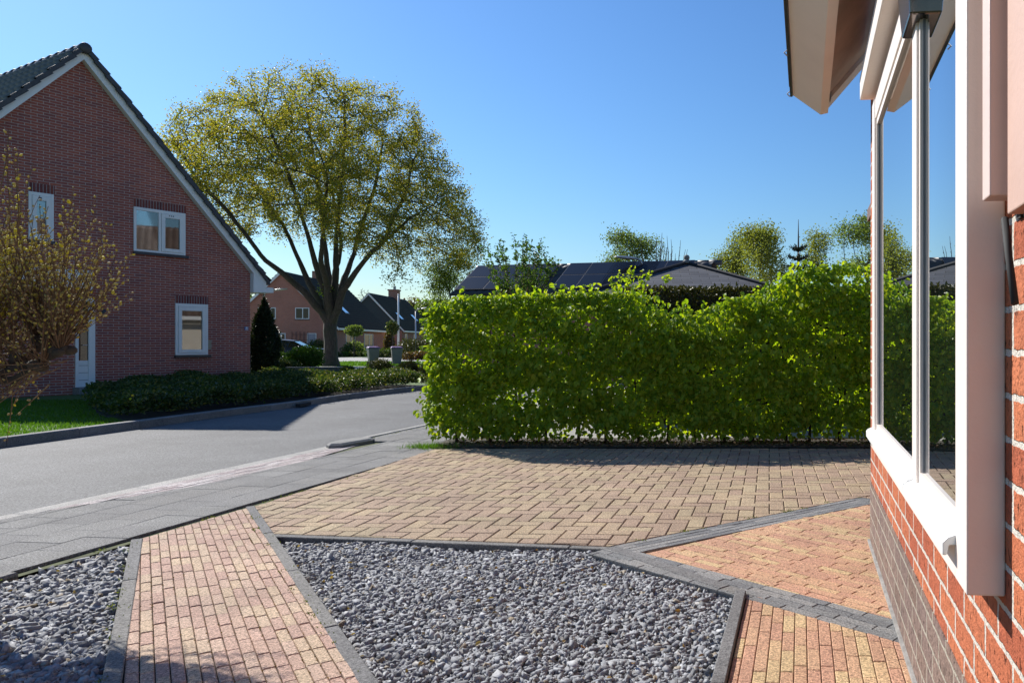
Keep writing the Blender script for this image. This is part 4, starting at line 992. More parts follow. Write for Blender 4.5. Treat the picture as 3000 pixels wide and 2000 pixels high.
blades('grass', P, .06, .004, 'small tuft of grass at the left foot of the hornbeam hedge', 'grass')
# leaf litter under the hedge
n = 1500; P = np.stack([rng.uniform(-3.3,3.5,n), rng.uniform(8.66,9.3,n), rng.uniform(.015,.03,n)],1)
v, f = leaf_mesh(P, rand_dirs(n,-.1,.3), rand_dirs(n,.2,1), rng.uniform(.02,.05,n), rng.uniform(.015,.03,n)); M['litter'] = leafmat('dry_leaf', [(.12,.07,.04),(.20,.13,.08),(.08,.05,.03)], .1)
tag(mesh_np('leaf_litter', v, f, M['litter']), 'dry leaf litter on the soil under the hornbeam hedge', 'leaf litter', kind='stuff')
# trimmed conifer hedge further back
t = empty('conifer_hedge', (0,11.6,0), 0, 'trimmed dark conifer hedge with flat brownish top behind the hornbeam hedge', 'hedge')
n = 26000; x = rng.uniform(-1.6,5.0,n); fc_ = rng.random(n); ztp = 2.0
y = np.where(fc_ < .5, -.5, np.where(fc_ < .85, rng.uniform(-.5,.5,n), .5))+rng.normal(0,.03,n); z = np.where((fc_ >= .5) & (fc_ < .85), ztp+rng.normal(0,.02,n), rng.uniform(.1,ztp,n))
v, f = leaf_mesh(np.stack([x,y,z],1), norm(rand_dirs(n)+np.array([0,-.4,.5])), rand_dirs(n), rng.uniform(.04,.09,n), rng.uniform(.02,.04,n)); M['ctop'] = leafmat('brown_tipped_conifer', [(.04,.045,.012),(.09,.08,.02),(.06,.06,.018)], .12); mesh_np('foliage', v, f, M['ctop'], t)
b = MB(); b.box(-1.5,4.9,-.42,.42,.05,ztp-.08); b.build('inner_twigs', M['barkd'], t)

# ---------------------------------------------------------------- the willow on the left
WP = Vector((-3.70,3.74,0))
WL = empty('willow', WP, 0, 'pollarded willow bush covered in yellow catkins at the left edge of the gravel', 'willow')
heads = [(.0,.0,1.16),(-.12,.05,1.28),(.13,.02,1.12),(.30,-.02,1.08),(.22,.08,1.2),(-.2,-.1,1.1),(.05,-.12,1.22),(.38,.0,1.16)]
b = MB(); b.tube([(-.0,-.16,-.08),(-.02,-.14,.4),(-.06,-.07,.8),(-.08,0,1.02),(0,0,1.16)], [.05,.042,.04,.042,.045], 10)
for h in heads:
    mid = (h[0]*.5+random.uniform(-.04,.04), h[1]*.5, 1.06+random.uniform(-.04,.06)); b.tube([(-.08,0,1.0), Vector((-.08,0,1.0)).lerp(Vector(mid),.5)+Vector((0,random.uniform(-.02,.02),random.uniform(-.02,.02))), mid, Vector(mid).lerp(Vector(h),.6)+Vector((0,0,random.uniform(-.02,.02))), h, (h[0]+.03,h[1],h[2]+.03)], [.024,.015,.019,.013,.021,.006], 8)
    for q in range(3): b.ell(Vector(h)+Vector((random.uniform(-.03,.03),random.uniform(-.03,.03),random.uniform(-.02,.02))), random.uniform(.02,.035), random.uniform(.02,.03), random.uniform(.018,.03), 8, 5)
b.build('trunk', M['bark'], WL, True)
M['bark2'] = M['bark']
tw = MB(); cats = []; bloom = []
def shoot(p0, az, el, L, curl, r0=.0036, sp=.034, side=True):
    p = Vector(p0); pts = [p.copy()]; steps = max(6, int(L/.05)); d = Vector((math.cos(az)*math.cos(el), math.sin(az)*math.cos(el), math.sin(el)))
    for k in range(steps):
        d = (d+Vector((random.gauss(0,.035), random.gauss(0,.035), curl+random.gauss(0,.02)))).normalized(); p = p+d*(L/steps); pts.append(p.copy())
    tw.tube(pts, [max(.0012, r0*(1-.75*k/steps)) for k in range(steps+1)], 4, False)
    s = .25*L; k = 0; seg = L/steps
    while s < L:
        i = min(int(s/seg), steps-1); q = pts[i].lerp(pts[i+1], s/seg-i); dd = (pts[i+1]-pts[i]).normalized(); o = dd.orthogonal().normalized(); o = Matrix.Rotation(k*2.4+az, 3, dd)@o
        (bloom if (q.z < 1.78 and q.z > 1.3 and q.x < .12 and random.random() < .7) or random.random() < .04 else cats).append((q+o*.006, (dd*.75+o*.6).normalized(), random.uniform(.012,.021))); s += sp*random.uniform(.75,1.4); k += 1
    if side and L > .5:
        for q in range(random.randint(1,3)):
            i = random.randint(1, steps//2); shoot(pts[i], az+random.uniform(-1,1), random.uniform(.5,1.3), L*random.uniform(.35,.6), .03, r0*.7, sp, False)
for k in range(200):
    h = Vector(random.choice(heads)); az = random.uniform(0, 2*math.pi)
    if math.cos(az) < -.3 and random.random() < .3: az = random.uniform(-1.2,1.2)
    u = random.random()
    if h.x > .18: u *= .6
    if u < .60 and h.x > .18: shoot(h, az, random.uniform(.85,1.4), random.uniform(.4,.8), random.uniform(.03,.08)); continue
    if u < .60: shoot(h, az, random.uniform(.35,1.35), random.uniform(.45,.95), random.uniform(.03,.10))
    elif u < .8: shoot(h, az, random.uniform(.0,.5), random.uniform(.35,.6), random.uniform(.05,.11))
    else: shoot(h, random.uniform(1.8,4.6) if random.random() < .7 else az, random.uniform(-.7,-.2), random.uniform(.3,.55), random.uniform(-.12,-.06), .0034, .05)
for q in range(46): shoot(Vector(random.choice(heads))+Vector((random.uniform(-.05,.05),0,random.uniform(-.08,.02))), math.pi+random.uniform(-.9,.9), random.uniform(-.75,-.05), random.uniform(.35,.7), random.uniform(-.05,.02), .0036, .06)
for q in range(5): shoot(Vector(heads[0])+Vector((random.uniform(.0,.2),0,0)), random.uniform(-.5,.5), random.uniform(1.25,1.5), random.uniform(.95,1.12), .03, .005, .03, False)
tw.build('twig', M['twig'], WL, True)
def buds(lst, name, mat, k=1.0):
    n = len(lst); P = np.array([q[0][:] for q in lst]); D = np.array([q[1][:] for q in lst]); L = np.array([q[2] for q in lst])[:,None]*k
    S = norm(np.cross(D, rand_dirs(n))); T = np.cross(D, S); rr = L*.30
    rings = [P]+[P+D*L*a+(S*math.cos(t_)+T*math.sin(t_))*rr*w for a, w in ((.3,1),(.7,.85)) for t_ in (0,1.257,2.513,3.77,5.027)]+[P+D*L]
    V = np.stack(rings,1); b = (np.arange(n)*12)[:,None]; F_ = []
    for q in range(5):
        r = (q+1)%5; F_ += [[0,1+r,1+q],[1+q,1+r,6+q],[1+r,6+r,6+q],[6+q,6+r,11]]
    fc = np.concatenate([b+np.array([t_]) for t_ in F_]); mesh_np(name, V.reshape(-1,3), fc, mat, WL, True)
buds(cats, 'catkin', M['catkin']); buds(bloom, 'open_catkin', M['bloom'], 1.35)

# ---------------------------------------------------------------- big tree
TY = 40.0; TX = (970-CX)/F*TY; tz = H-66/F*TY*0; tb = 0
BT = empty('maple_tree', (TX,TY,0), 0, 'large spreading maple in bronze-green spring leaf beside the crossing', 'tree')
def wp(x, y, dy=0):                                 # photo pixel -> local point at depth TY+dy
    p = at(x, y, TY+dy); return (p.x-TX, dy, p.z)
start = [((0,0,-.1),-1)]
def chain(pi, pts):
    ids = []
    for p in pts:
        a = np.array(start[pi][0]); b_ = np.array(p); k = max(1, int(np.linalg.norm(b_-a)/.4))
        for q in range(1, k+1): start.append((tuple(a+(b_-a)*q/k+rng.normal(0,.02,3)*(q<k)), pi)); pi = len(start)-1
    return pi
T1 = chain(0, [wp(969,1000), wp(968,945)])
f1 = chain(T1, [wp(945,915,-.3), wp(905,870,-.9), wp(845,815,-1.6), wp(780,765,-2.2), wp(730,700,-2.5)]); chain(f1, [wp(690,650,-2.6), wp(640,590,-3.2), wp(590,540,-3)])
f2 = chain(T1, [wp(945,900,.2), wp(905,830,.8), wp(870,750,1.1), wp(830,660,1.5), wp(760,560,2.2)]); chain(f2, [wp(700,470,2.6), wp(620,420,2.6)])
f3 = chain(T1, [wp(958,880,-.4), wp(930,790,-1.0), wp(905,700,-1.8), wp(880,620,-2.6)]); chain(f3, [wp(840,500,-3.2), wp(790,380,-3.6)])
f4 = chain(T1, [wp(968,870,.4), wp(960,790,.8), wp(950,700,1.0), wp(935,580,1.4)]); chain(f4, [wp(915,440,1.4), wp(900,330,1.6)])
f5 = chain(T1, [wp(978,880,-.2), wp(985,790,-.6), wp(985,690,-.9), wp(1000,560,-1.6)]); chain(f5, [wp(1010,430,-1.8), wp(1010,320,-2)])
f6 = chain(T1, [wp(985,900,.3), wp(1005,830,.8), wp(1030,760,1.6), wp(1060,660,2.6)]); chain(f6, [wp(1100,540,3.2), wp(1120,430,3.4)])
f7 = chain(T1, [wp(990,905,-.3), wp(1005,850,-.7), wp(1040,800,-1.2), wp(1080,750,-2.0), wp(1130,700,-2.8)]); chain(f7, [wp(1200,640,-3.2), wp(1270,600,-3.2)])
f8 = chain(f7, [wp(1150,640,-1.4), wp(1190,560,-1.0), wp(1210,470,-1)])
f9 = chain(T1, [wp(960,840,-.9), wp(940,760,-2.4), wp(950,650,-4.0), wp(960,520,-5.4)])
fa = chain(T1, [wp(975,830,1.2), wp(1000,720,3.0), wp(980,600,4.6), wp(960,480,5.4)])
n = 7000; a = rng.uniform(0,2*np.pi,n); r = np.sqrt(rng.random(n)); A = []
cx_ = wp(940,560)[0]; Rr = 8.5
X = cx_+Rr*r*np.cos(a); Yy = Rr*.92*r*np.sin(a)
ztop = 15.5-(r**2.3)*6.0+.5*np.sin(a*5+r*3)+.35*np.sin(a*11); zbot = 6.2+1.2*np.sin(a*3+1)+(1-r)*2.6
Zz = zbot+(ztop-zbot)*rng.random(n)**.75; right = (np.cos(a) > .6) & (r > .6); Zz[right] -= 1.5*(r[right]-.6)/.4
A = np.stack([X,Yy,Zz],1)
cl_ = np.sin(X*1.3+2)*np.sin(Yy*1.5)*np.sin(Zz*1.7)+rng.normal(0,.1,len(A)); A = A[(cl_ > -.42)]
pos, par = grow(start, A, .34, 3.2, .52, 90, .12, (0,0,.03))
r_, kids = radii(par, .012, 2.25)
hh = pos[:,2]; fk = np.array(wp(968,945)); dd = np.linalg.norm(pos-fk, axis=1); main = np.arange(len(pos)) < len(start)
r_ = np.minimum(r_, .26); r_ = np.where(main & (hh >= fk[2]), np.maximum(r_, np.clip(.225-.026*dd, .03, 1)), r_); r_ = np.where(main & (hh < fk[2]+.05), .33+.06*np.clip(1-hh,0,1), r_); r_[0] = .5
limb_mesh('trunk', pos, par, r_, M['bark'], BT, 7)
thin = np.where((r_ < .024) & (pos[:,2] > 4.2))[0]; n = 125000
v, f = crown_leaves(pos, thin, n, .2, .088, .075, .25); mesh_np('crown', v, f, M['maple'], BT)
n = 250; v, f = leaf_mesh(np.array([[0,-.45,4.0]])+rng.normal(0,.18,(n,3)), rand_dirs(n), rand_dirs(n), rng.uniform(.06,.12,n), rng.uniform(.05,.09,n)); mesh_np('epicormic_shoot', v, f, M['hedge'], BT)

def tree(name, px, Y, ytop, ybot, wpx, label, leaf, nleaf, natt=700, L=.11, shape='round', cat='tree', group=None, tr=None, basez=0, dens=.6, bark='barkd', lspread=.25):
    X = (px-CX)/F*Y; zt_ = H+(HY-ytop)/F*Y; zb_ = H+(HY-ybot)/F*Y; Rr = wpx/2/F*Y
    t = empty(name, (X,Y,basez), rng.uniform(0,6), label, cat, group); n = natt; a = rng.uniform(0,2*np.pi,n); u = rng.random(n)
    K = 9; hz = (zt_-zb_)/2; zc = (zt_+zb_)/2; ca = rng.uniform(0,6.28,K); cu = rng.uniform(-.75,.75,K); cu[0] = .72; cr = np.sqrt(np.clip(1-cu**2,.1,1))*rng.uniform(.25,.72,K)
    C_ = np.stack([cr*np.cos(ca)*Rr, cr*np.sin(ca)*Rr, zc+cu*hz*.8],1); rl_ = rng.uniform(.26,.5,K); li = rng.integers(0,K,n); q_ = rand_dirs(n)*(rng.random(n)**.4)[:,None]
    P = C_[li]+q_*rl_[li][:,None]*np.array([Rr,Rr,hz*.85]); P[:,2] = np.minimum(P[:,2], zt_)
    st = [((0,0,-.1),-1)]; k = max(2,int(zb_/.5))
    for q in range(k+2): st.append(((rng.normal(0,.05),rng.normal(0,.05),(q+1)*.5),q))
    step = max(.22, Rr/11); pos, par = grow(st, P, step, Rr*1.6+2, step*1.4, 60, .1)
    r_, kids = radii(par, tr or .006*Rr**.5, 2.3); limb_mesh('trunk', pos, par, r_, M[bark], t, 5)
    if nleaf:
        sel = np.where(r_ < np.quantile(r_, .75))[0]; v, f = crown_leaves(pos, sel, nleaf, lspread, L, L*.7, .4 if shape != 'droop' else 1); mesh_np('crown', v, f, M[leaf], t)
    return t
tree('alder_tree', 1318, 46, 712, 890, 190, 'airy green tree right of the big maple, above the hedge end', 'fartree', 6000, 900, .10, lspread=.27)
tree('alder_tree', 1836, 50, 672, 810, 190, 'round pale green tree above the solar panel roof', 'fartree', 6000, 550, .12, lspread=.27)
tree('alder_tree', 2540, 40, 618, 820, 270, 'tall airy tree beside the window corner of the near house', 'fartree', 8000, 1000, .11, lspread=.25)
def fan(name, px, Y, ytop, ybase, wpx, ns, label, leaf=None, cat='tree', side=5, ll=.05, r0=.012, tuft=5, bark='twig', bushy=.35):
    """many upright shoots from a low crown, with short side twigs and leaf tufts"""
    X = (px-CX)/F*Y; zt_ = H+(HY-ytop)/F*Y; zb_ = H+(HY-ybase)/F*Y; Rr = wpx/2/F*Y; t = empty(name, (X,Y,0), 0, label, cat); b = MB(); LP = []
    b.tube([(0,0,-.1),(0,0,zb_)], [r0*3,r0*2.4], 7)
    for q in range(ns):
        a = rng.uniform(0,2*np.pi); e = Rr*math.sqrt((q+.5)/ns); top = zb_+(zt_-zb_)*(1-.45*(e/Rr)**2)*rng.uniform(.72,1.0); pts = []; ex, ey = e*math.cos(a), e*math.sin(a)
        for k in range(9):
            s = k/8; w = s**.6; pts.append(Vector((ex*w+rng.normal(0,.015*Rr), ey*w+rng.normal(0,.015*Rr), zb_*.75+(top-zb_*.75)*s)))
        b.tube(pts, [max(.0025,r0*(1-.85*k/8)) for k in range(9)], 5, False)
        for k in range(side):
            i = rng.integers(2,8); p = pts[i]; az = rng.uniform(0,6.28); L_ = Rr*bushy*rng.uniform(.4,1)*(1.1-i/9); q2 = p+Vector((math.cos(az)*L_*.7, math.sin(az)*L_*.7, L_*.9)); b.tube([p, p.lerp(q2,.5)+Vector((0,0,-L_*.08)), q2], [r0*.35, r0*.25, .002], 4, False)
            if leaf: LP += [p.lerp(q2, s_) for s_ in (.35,.7,1.0)]
        if leaf: LP += [pts[i] for i in range(2,9)]+[pts[-1].lerp(pts[-2], .5)]
    b.build('trunk', M[bark], t, True)
    if leaf:
        A = np.array([p[:] for p in LP]); A = np.repeat(A, tuft, 0)+rng.normal(0,ll*.45,(len(LP)*tuft,3)); n = len(A); D = rand_dirs(n,-.1,1); v, f = leaf_mesh(A, D, rand_dirs(n,.1,1), rng.uniform(ll*.6,ll*1.3,n), rng.uniform(ll*.4,ll*.8,n)); mesh_np('crown', v, f, M[leaf], t)
    return t
fan('bare_tree', 1915, 34, 655, 830, 130, 9, 'leafless twiggy tree beside the pavilion roof peak', r0=.055, side=12, bark='bark')
fan('bare_tree', 1972, 36, 668, 830, 100, 7, 'second leafless tree just right of the first bare one', r0=.05, side=11, bark='bark')
fan('young_shrub', 1522, 13.5, 672, 850, 250, 42, 'young shrub with upright twigs and fresh leaf tufts rising above the hedge', 'shrubg', 'shrub', side=5, ll=.045, r0=.009, tuft=4)
fan('leafy_shoots', 1850, 10.4, 776, 850, 230, 7, 'arching leafy shoots rising between hedge and pavilion roof', 'hedge', 'shrub', side=3, ll=.05, r0=.006, tuft=3)
tree('bare_tree', 1070, 120, 838, 900, 60, 'small distant leafless tree between the two dark roofs', None, 0, 200, shape='round', tr=.02)
tree('birch_tree', 2225, 30, 650, 850, 230, 'olive weeping birch right of the pavilion roof', 'birch', 9000, 1100, .075, lspread=.2)
tree('birch_tree', 2140, 33, 690, 850, 150, 'lower bushy birch left of the weeping birch', 'birch', 5500, 550, .08, lspread=.22)
tree('birch_tree', 2400, 30, 660, 840, 110, 'thin drooping birch behind the spiky conifer', 'birch', 3000, 420, .07, lspread=.2)
tree('distant_tree', 1262, 140, 876, 960, 110, 'distant olive and copper tree mass beside the second house', 'fartree', 7000, 350, .45, lspread=.9)
tree('distant_tree', 1225, 150, 888, 960, 90, 'distant copper coloured tree left of the olive one', 'brownleaf', 5000, 300, .45, lspread=.9)
tree('distant_tree', 700, 120, 850, 960, 70, 'pale tree glimpsed under the eave of the tall gable house', 'fartree', 3500, 250, .4, lspread=.7)
# small cherry-like twigs over the hedge
# monkey-puzzle like conifer
t = empty('spiky_conifer', ((2339-CX)/F*26,26,0), 0, 'slim spiky conifer with bare leading shoot above the hedge', 'conifer'); zt_ = H+(HY-643)/F*26; b = MB(); b.tube([(0,0,-.1),(0,0,zt_-1.3),(0,0,zt_)], [.09,.04,.008], 6)
Pn = []; Dn = []
for k in range(9):
    z0_ = zt_-1.05-k*.32
    for q in range(6):
        a = q*1.047+k*.5; L_ = .28+k*.11; e = (L_*math.cos(a), L_*math.sin(a), z0_+.12+(.06 if k==0 else 0)); b.tube([(0,0,z0_), (e[0]*.5,e[1]*.5,z0_+.02), e], [.018,.014,.008], 4)
        m_ = 60; s_ = rng.random(m_); Pn.append(np.stack([e[0]*s_, e[1]*s_, z0_+.12*s_**2],1)+rng.normal(0,.012,(m_,3))); Dn.append(rand_dirs(m_))
b.build('trunk', M['barkd'], t, True); Pn = np.concatenate(Pn); Dn = np.concatenate(Dn); v, f = leaf_mesh(Pn, Dn, rand_dirs(len(Pn)), np.full(len(Pn),.09), np.full(len(Pn),.03)); mesh_np('needles', v, f, M['conifer'], t)

# ---------------------------------------------------------------- beds across the road
def pts_in(poly, n):
    A = np.array(poly); out = []
    import itertools
    lo, hi = A.min(0), A.max(0); P = rng.uniform(lo, hi, (n*4,2)); c = np.zeros(len(P), bool); j = len(A)-1
    for i in range(len(A)):
        xi, yi, xj, yj = A[i,0],A[i,1],A[j,0],A[j,1]
        c ^= ((yi > P[:,1]) != (yj > P[:,1])) & (P[:,0] < (xj-xi)*(P[:,1]-yi)/(yj-yi+1e-12)+xi); j = i
    return P[c][:n]
kf = offs(kerb_far, .3)
bed = [kf[3], kf[4], kf[5], kf[6], kf[7], kf[8], (-8.5,21.3), (-10.6,22.2), (-12.8,21.9), (LO.x+.25,LO.y-.2), (-14.6,18.0), (-13.2,15.6), (-11.5,13.6), (-10.2,12.2)]
soil = MB(); soil.poly([(p[0],p[1],.036) for p in bed]); struct('planting_bed', soil, M['soil'])
P = pts_in(bed, 5200); n = len(P); xyl = P; hgt = .36+.1*np.sin(xyl[:,0]*2.1)*np.sin(xyl[:,1]*1.7)+.06*np.sin(xyl[:,0]*5+xyl[:,1]*4)
per = 13; PP = np.repeat(np.c_[P, hgt], per, 0); m_ = len(PP); zz = PP[:,2]*(1-.75*rng.random(m_)**1.8); Q = np.stack([PP[:,0]+rng.normal(0,.07,m_), PP[:,1]+rng.normal(0,.07,m_), zz+.03],1)
v, f = leaf_mesh(Q, norm(rand_dirs(m_,-.3,1)+np.array([0,0,.3])), norm(rand_dirs(m_)*.6+np.array([0,0,1.])), rng.uniform(.04,.085,m_), rng.uniform(.025,.045,m_))
tag(mesh_np('ground_cover', v, f, M['cover']), 'dark evergreen ground cover filling the bed along the far kerb', 'ground cover', kind='stuff')
# lawn blades beside the far kerb
lp = [kf[1], kf[2], kf[3], (-10.2,12.2), (-11.5,13.6), (-13.2,15.6), (-17.5,15.2), (-16.5,9), (-12,4)]
P = pts_in(lp, 60000); blades('grass', np.c_[P, np.full(len(P),.03)], .055, .011, 'shaggy lawn between the far kerb and the gable house', 'grass')
P = pts_in([(-26,39.5),(-8.9,39.5),(-8.6,50),(-26,50)], 9000); blades('grass', np.c_[P, np.full(len(P),.03)], .09, .05, 'sunlit lawn by the crossing behind the bins', 'grass')
# crossing paths and street further away
sheet('footpath', [(-60,33.2),(-8.7,33.2),(-8.6,39.2),(-60,39.2)], .036, M['kerblight'])
sheet('cross_street', [(-90,51),(20,51),(20,66),(-90,66)], .036, M['kerblight'])
# conifer beside the tall house
Xc = (764-CX)/F*22.3; zc_ = H+(HY-905)/F*22.3
def coneshape(P): 
    s = np.clip(1-(P[:,2]/2.45)**2.2, .12, 1)**.6; P[:,0] *= s; P[:,1] *= s; return P
t = shrub('conifer', (Xc+.05,22.4,0), .42,.42,1.25, 9000, .10,.035, 'conifer', 'dark columnar conifer at the corner of the tall gable house', 'conifer', zc=1.18, shape=coneshape, shell=.25, up=.8)
# low stone planter wall with shrubs
b = MB(); 
for k in range(6): b.box(-15.3+k*.36, -15.3+k*.36+.35, 26.0, 26.3, -.1, .41)
for k in range(6): b.box(-15.3+k*.36, -15.3+k*.36+.35, 26.02, 26.28, .2, .42) if False else None
tag(b.build('planter_wall', M['kerbdark'], bevel=.01), 'low dark stone wall around the shrub bed by the maple', 'wall')
def sp(px, Y): return ((px-CX)/F*Y, Y, 0)
shrub('round_shrub', sp(893,30), .66,.6,.44, 5200, .07,.045, 'shrubg', 'rounded bright green shrub left of the maple trunk', zc=.66)
shrub('ground_shrub', sp(812,28.5), .45,.4,.3, 2600, .06,.04, 'cover', 'low grey-green shrub between conifer and rounded shrub', zc=.36)
shrub('ground_shrub', sp(846,28.8), .4,.35,.25, 1800, .06,.04, 'cover', 'low shrub tucked under the rounded bright green shrub', zc=.3)
shrub('flowering_shrub', sp(808,33), .3,.3,.2, 1200, .06,.04, 'coniferlt', 'pale yellow-green small standard shrub in front of the car', zc=.95, stems=2)
shrub('ground_shrub', sp(822,31.5), .34,.3,.24, 1500, .05,.035, 'shrubg', 'small clipped green cushion behind the low grey-green shrub', zc=.62)
shrub('ground_shrub', sp(760,27.5), .5,.5,.5, 2400, .07,.04, 'cover', 'dark shrub behind the columnar conifer', zc=.5)
shrub('small_conifer', sp(1115,25), .42,.4,.33, 3600, .08,.02, 'coniferlt', 'feathery olive dwarf conifer in front of the left bin', 'conifer', 'dwarf conifers behind the ground cover', zc=.36)
shrub('small_conifer', sp(1197,25), .38,.38,.3, 3200, .08,.02, 'coniferlt', 'feathery olive dwarf conifer in front of the right bin', 'conifer', 'dwarf conifers behind the ground cover', zc=.33)
shrub('small_conifer', sp(1262,24.5), .34,.34,.28, 2800, .08,.02, 'coniferlt', 'feathery olive dwarf conifer nearest the hedge end', 'conifer', 'dwarf conifers behind the ground cover', zc=.3)
shrub('rhododendron', sp(1017,25.5), .22,.22,.16, 700, .08,.03, 'cover', 'small rosette shrub at the end of the low stone wall', zc=.28)
for px, Y, s_, lb in ((1068,25.6,.16,'grey boulder right of the small rosette shrub'),(1084,26,.13,'smaller boulder against the left dwarf conifer')):
    b = MB(); b.ell((0,0,0), 1,1.0,.7, 10,6); o = b.build('boulder', M['kerb'], None, True); o.location = (sp(px,Y)[0], Y, .08+s_*.3); o.scale = (s_*1.6,s_,s_); tag(o, lb, 'boulder')
# gardens in front of the far houses
for px, Y, rx, rz_, lf, lb in ((1215,60,1.5,.95,'coniferlt','spreading olive juniper by the flagpole, left one'),(1248,61,1.3,.9,'coniferlt','spreading olive juniper by the street lamp, right one'),
        (1225,56,1.4,.35,'brownleaf','low copper heather patch at the lawn edge'),(1262,57,1.6,.4,'shrubg','clipped low green hedge beyond the crossing lawn'),(1135,66,1.5,.45,'cover','low evergreen patch behind the bins'),
        (1140,70,.5,1.4,'brownleaf','slim copper bush before the second house'),(1035,71,1.0,.8,'fartree','pale bush before the window of the middle house'),(930,70,1.2,.9,'cover','dark bush at the door of the middle house')):
    shrub('garden_shrub', sp(px,Y), rx,rx*.7,rz_, 1500, .16,.1, lf, lb, zc=rz_*.8, stems=3)
t = shrub('standard_tree', sp(1150,64), .45,.45,.55, 900, .14,.09, 'cover', 'small round-headed clipped tree left of the flagpole', 'tree', zc=2.6, stems=1)
b = MB(); b.tube([(0,0,-.1),(0,0,2.4)], .05, 6); b.build('trunk', M['barkd'], t)
t = shrub('standard_tree', sp(1037,67), .7,.7,.45, 1200, .14,.09, 'fartree', 'small pale standard tree before the middle house window', 'tree', zc=2.4, stems=1)
b = MB(); b.tube([(0,0,-.1),(0,0,2.3)], .05, 6); b.build('trunk', M['barkd'], t)
for k in range(7):
    px = 955+k*19+random.uniform(-4,4); shrub('border_plant', sp(px,68+.2*k), .38,.3,.26, 260, .12,.08, ('shrubg','coniferlt','cover')[k%3], ('%s small border plant, %s before the middle house wall' % (('green','yellow-olive','dark')[k%3], ('leftmost one','second from the left','third from the left','middle one','third from the right','second from the right','rightmost one')[k])), 'plant', 'border plants before the middle house', zc=.25, stems=2)
n = 700; P = np.stack([rng.uniform(-26.3,-24.6,n), rng.uniform(62.5,63.5,n), rng.uniform(.25,.55,n)],1); v, f = leaf_mesh(P, rand_dirs(n,.2,1), rand_dirs(n), np.full(n,.14), np.full(n,.1))
tag(mesh_np('tulips', v, f, M['orange']), 'patch of orange tulips beyond the lawn near the hedge end', 'flowers', kind='stuff')

# ---------------------------------------------------------------- street furniture and car
def wheelie(px, Y, rz, label):
    t = empty('wheelie_bin', sp(px,Y), rz, label, 'wheelie bin', 'grey wheelie bins with purple lids')
    b = MB(); b.hexa([(-.22,-.24,.06),(.22,-.24,.06),(.22,.24,.06),(-.22,.24,.06)], [(-.29,-.36,.92),(.29,-.36,.92),(.29,.33,.92),(-.29,.33,.92)]); b.build('body', M['bin'], t, bevel=.03)
    b = MB(); b.box(-.31,.31,-.38,.35,.921,.99); b.build('rim', M['bin'], t, bevel=.015)
    b = MB(); b.hexa([(-.31,-.40,.991),(.31,-.40,.991),(.31,.36,.991),(-.31,.36,.991)], [(-.27,-.34,1.05),(.27,-.34,1.05),(.27,.33,1.07),(-.27,.33,1.07)]); b.build('lid', M['purple'], t, bevel=.02)
    b = MB(); b.tube([(-.24,.42,.98),(.24,.42,.98)], .016, 8); b.box(-.25,-.21,.33,.43,.95,1.0); b.box(.21,.25,.33,.43,.95,1.0); b.build('handle', M['bin'], t)
    for s_ in (-1,1): b = MB(); b.tube([(s_*.22,.24,.1),(s_*.27,.24,.1)], .1, 14); b.build('wheel', M['rubber'], t)
wheelie(1093, 43.5, R(35), 'grey wheelie bin with purple lid, the one nearer the maple')
wheelie(1162, 43.5, R(28), 'grey wheelie bin with purple lid, the one nearer the hedge')
def lamp(px, ytop, Y, dirx, arm, label, hl=.75):
    X = (px-CX)/F*Y; zt_ = H+(HY-ytop)/F*Y; t = empty('street_lamp', (X,Y,0), 0, label, 'street lamp')
    b = MB(); b.tube([(0,0,-.1),(0,0,1.0),(0,0,zt_-.25)], [.075,.06,.045], 10); b.tube([(0,0,zt_-.27),(dirx*arm*.35,0,zt_-.06),(dirx*arm,0,zt_)], [.035,.03,.03], 8); b.build('pole', M['metal'], t, True)
    b = MB(); m_ = Matrix.Rotation(-dirx*.09, 3, 'Y'); b.ell((dirx*(arm+hl*.4),0,zt_+.02), hl*.55,.11,.055, 14, 8, m_); b.build('lamp_head', M['metal'], t, True)
lamp(1218, 903, 60, 1, .5, 'slim street lamp at the crossing, its head pointing right')
lamp(773, 849, 39, 1, .55, 'street lamp whose head pokes out beside the tall house eave')
lamp(1885, 757, 24.5, -1, .25, 'street lamp head above the hedge before the solar panels')
t = empty('flagpole', sp(1167,65), 0, 'bare white flagpole in front of the second house', 'flagpole'); zt_ = H+(HY-865)/F*65
b = MB(); b.tube([(0,0,-.1),(0,0,zt_)], [.1,.065], 10); b.build('pole', M['white'], t, True); b = MB(); b.ell((0,0,zt_+.05),.09,.09,.07); b.build('cap', M['white'], t, True)
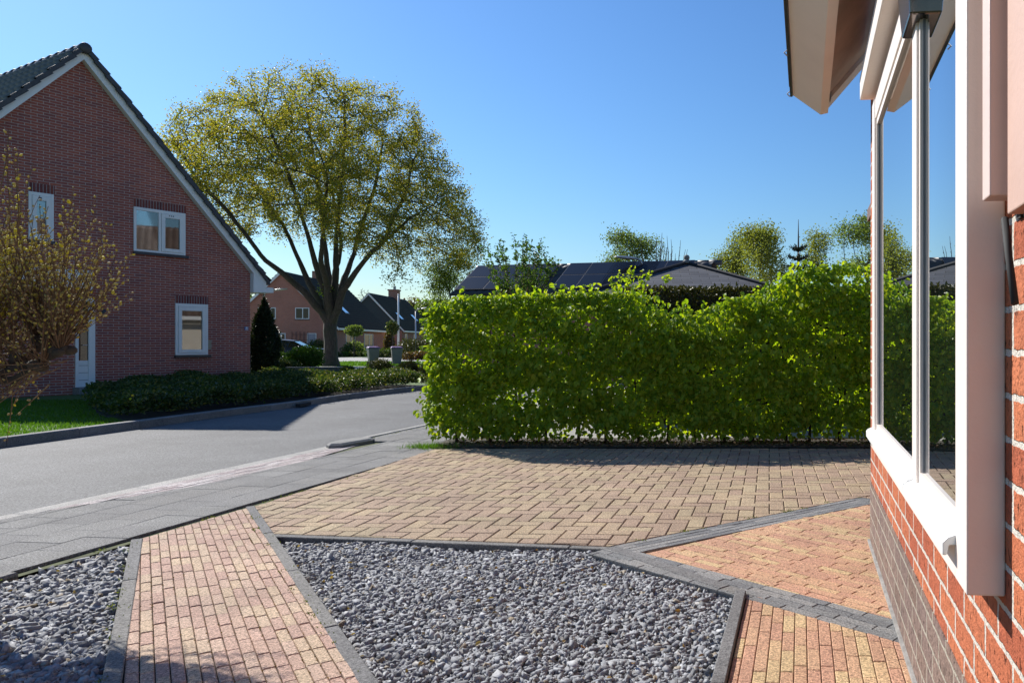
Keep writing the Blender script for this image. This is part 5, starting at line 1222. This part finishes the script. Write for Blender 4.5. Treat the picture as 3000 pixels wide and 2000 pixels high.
# car
CR = empty('parked_car', ((862-CX)/F*48,48,0), R(196), 'dark blue hatchback parked before the middle house, tail to the right', 'car')
def sec(x, w, zl, zh): return [(x,-w,zl),(x,w,zl),(x,w,zh),(x,-w,zh)]
pl_ = [(-2.0,.62,.45,.72),(-1.9,.80,.28,.88),(-1.2,.87,.22,.95),(-.6,.88,.22,1.0),(.6,.88,.22,1.02),(1.5,.88,.24,1.04),(1.95,.82,.3,1.02),(2.05,.72,.42,.85)]
b = MB(); 
for x,w,zl,zh in pl_: b.v += [(x,-w*.96,zl),(x,-w,(zl+zh)/2),(x,-w*.93,zh),(x,w*.93,zh),(x,w,(zl+zh)/2),(x,w*.96,zl)]
for k in range(len(pl_)-1):
    for q in range(6): b.f.append((k*6+q, k*6+(q+1)%6, k*6+6+(q+1)%6, k*6+6+q))
b.f += [tuple(range(6))[::-1], tuple(range(len(b.v)-6, len(b.v)))]
cb = b.build('body', M['car'], CR, True, bevel=.02)
gh = [(-.85,.80,1.0,1.0),(-.15,.68,1.0,1.40),(.5,.68,1.0,1.47),(1.2,.66,1.0,1.42),(1.85,.74,1.0,1.05)]
b = MB()
for x,w,zl,zh in gh: b.v += [(x,-.80,zl-.02),(x,-w,zh),(x,w,zh),(x,.80,zl-.02)]
for k in range(4):
    for q in range(3): b.f.append((k*4+q, k*4+q+1, k*4+5+q, k*4+4+q))
b.build('greenhouse', M['glass'], CR)
b = MB(); 
for x,w,zl,zh in gh[1:4]: b.v += [(x,-w-.01,zh-.01),(x,-w*.8,zh+.035),(x,w*.8,zh+.035),(x,w+.01,zh-.01)]
for k in range(2):
    for q in range(3): b.f.append((k*4+q, k*4+q+1, k*4+5+q, k*4+4+q))
b.build('roof', M['car'], CR, True)
b = MB()
for s_ in (-1,1):
    for x, z1_ in ((.05,1.42),(.75,1.44)): b.tube([(x+.15,s_*.81,.99),(x,s_*.69,z1_)], .03, 6)
b.build('pillar', M['car'], CR)
for s_ in (-1,1):
    for x in (-1.25,1.3):
        b = MB(); b.tube([(x,s_*.72,.31),(x,s_*.9,.31)], .31, 20); wo = b.build('wheel', M['rubber'], CR); b = MB(); b.tube([(x,s_*.88,.31),(x,s_*.915,.31)], .19, 12); b.build('rim', M['metal'], wo)
    b = MB(); b.cbox(Vector((1.96,s_*.68,.93)), .2,.22,.2); b.build('taillight', M['red'], CR, bevel=.02)
    b = MB(); b.cbox(Vector((-1.9,s_*.6,.72)), .2,.26,.12); b.build('headlight', M['metal'], CR, bevel=.02)
    b = MB(); b.ell((-.5,s_*.95,1.02), .1,.08,.07); b.build('mirror', M['car'], CR, True)
# road details: drain in the far kerb, small worn patches
k0 = at(884,1186,15.0); b = MB(); p = Vector(xy(g(884,1187))); b.cbox(Vector((p.x+.035,p.y,.02)), .08,.5,.06, .12); tag(b.build('kerb_drain', M['rubber']), 'dark rectangular drain opening in the far kerb', 'drain')
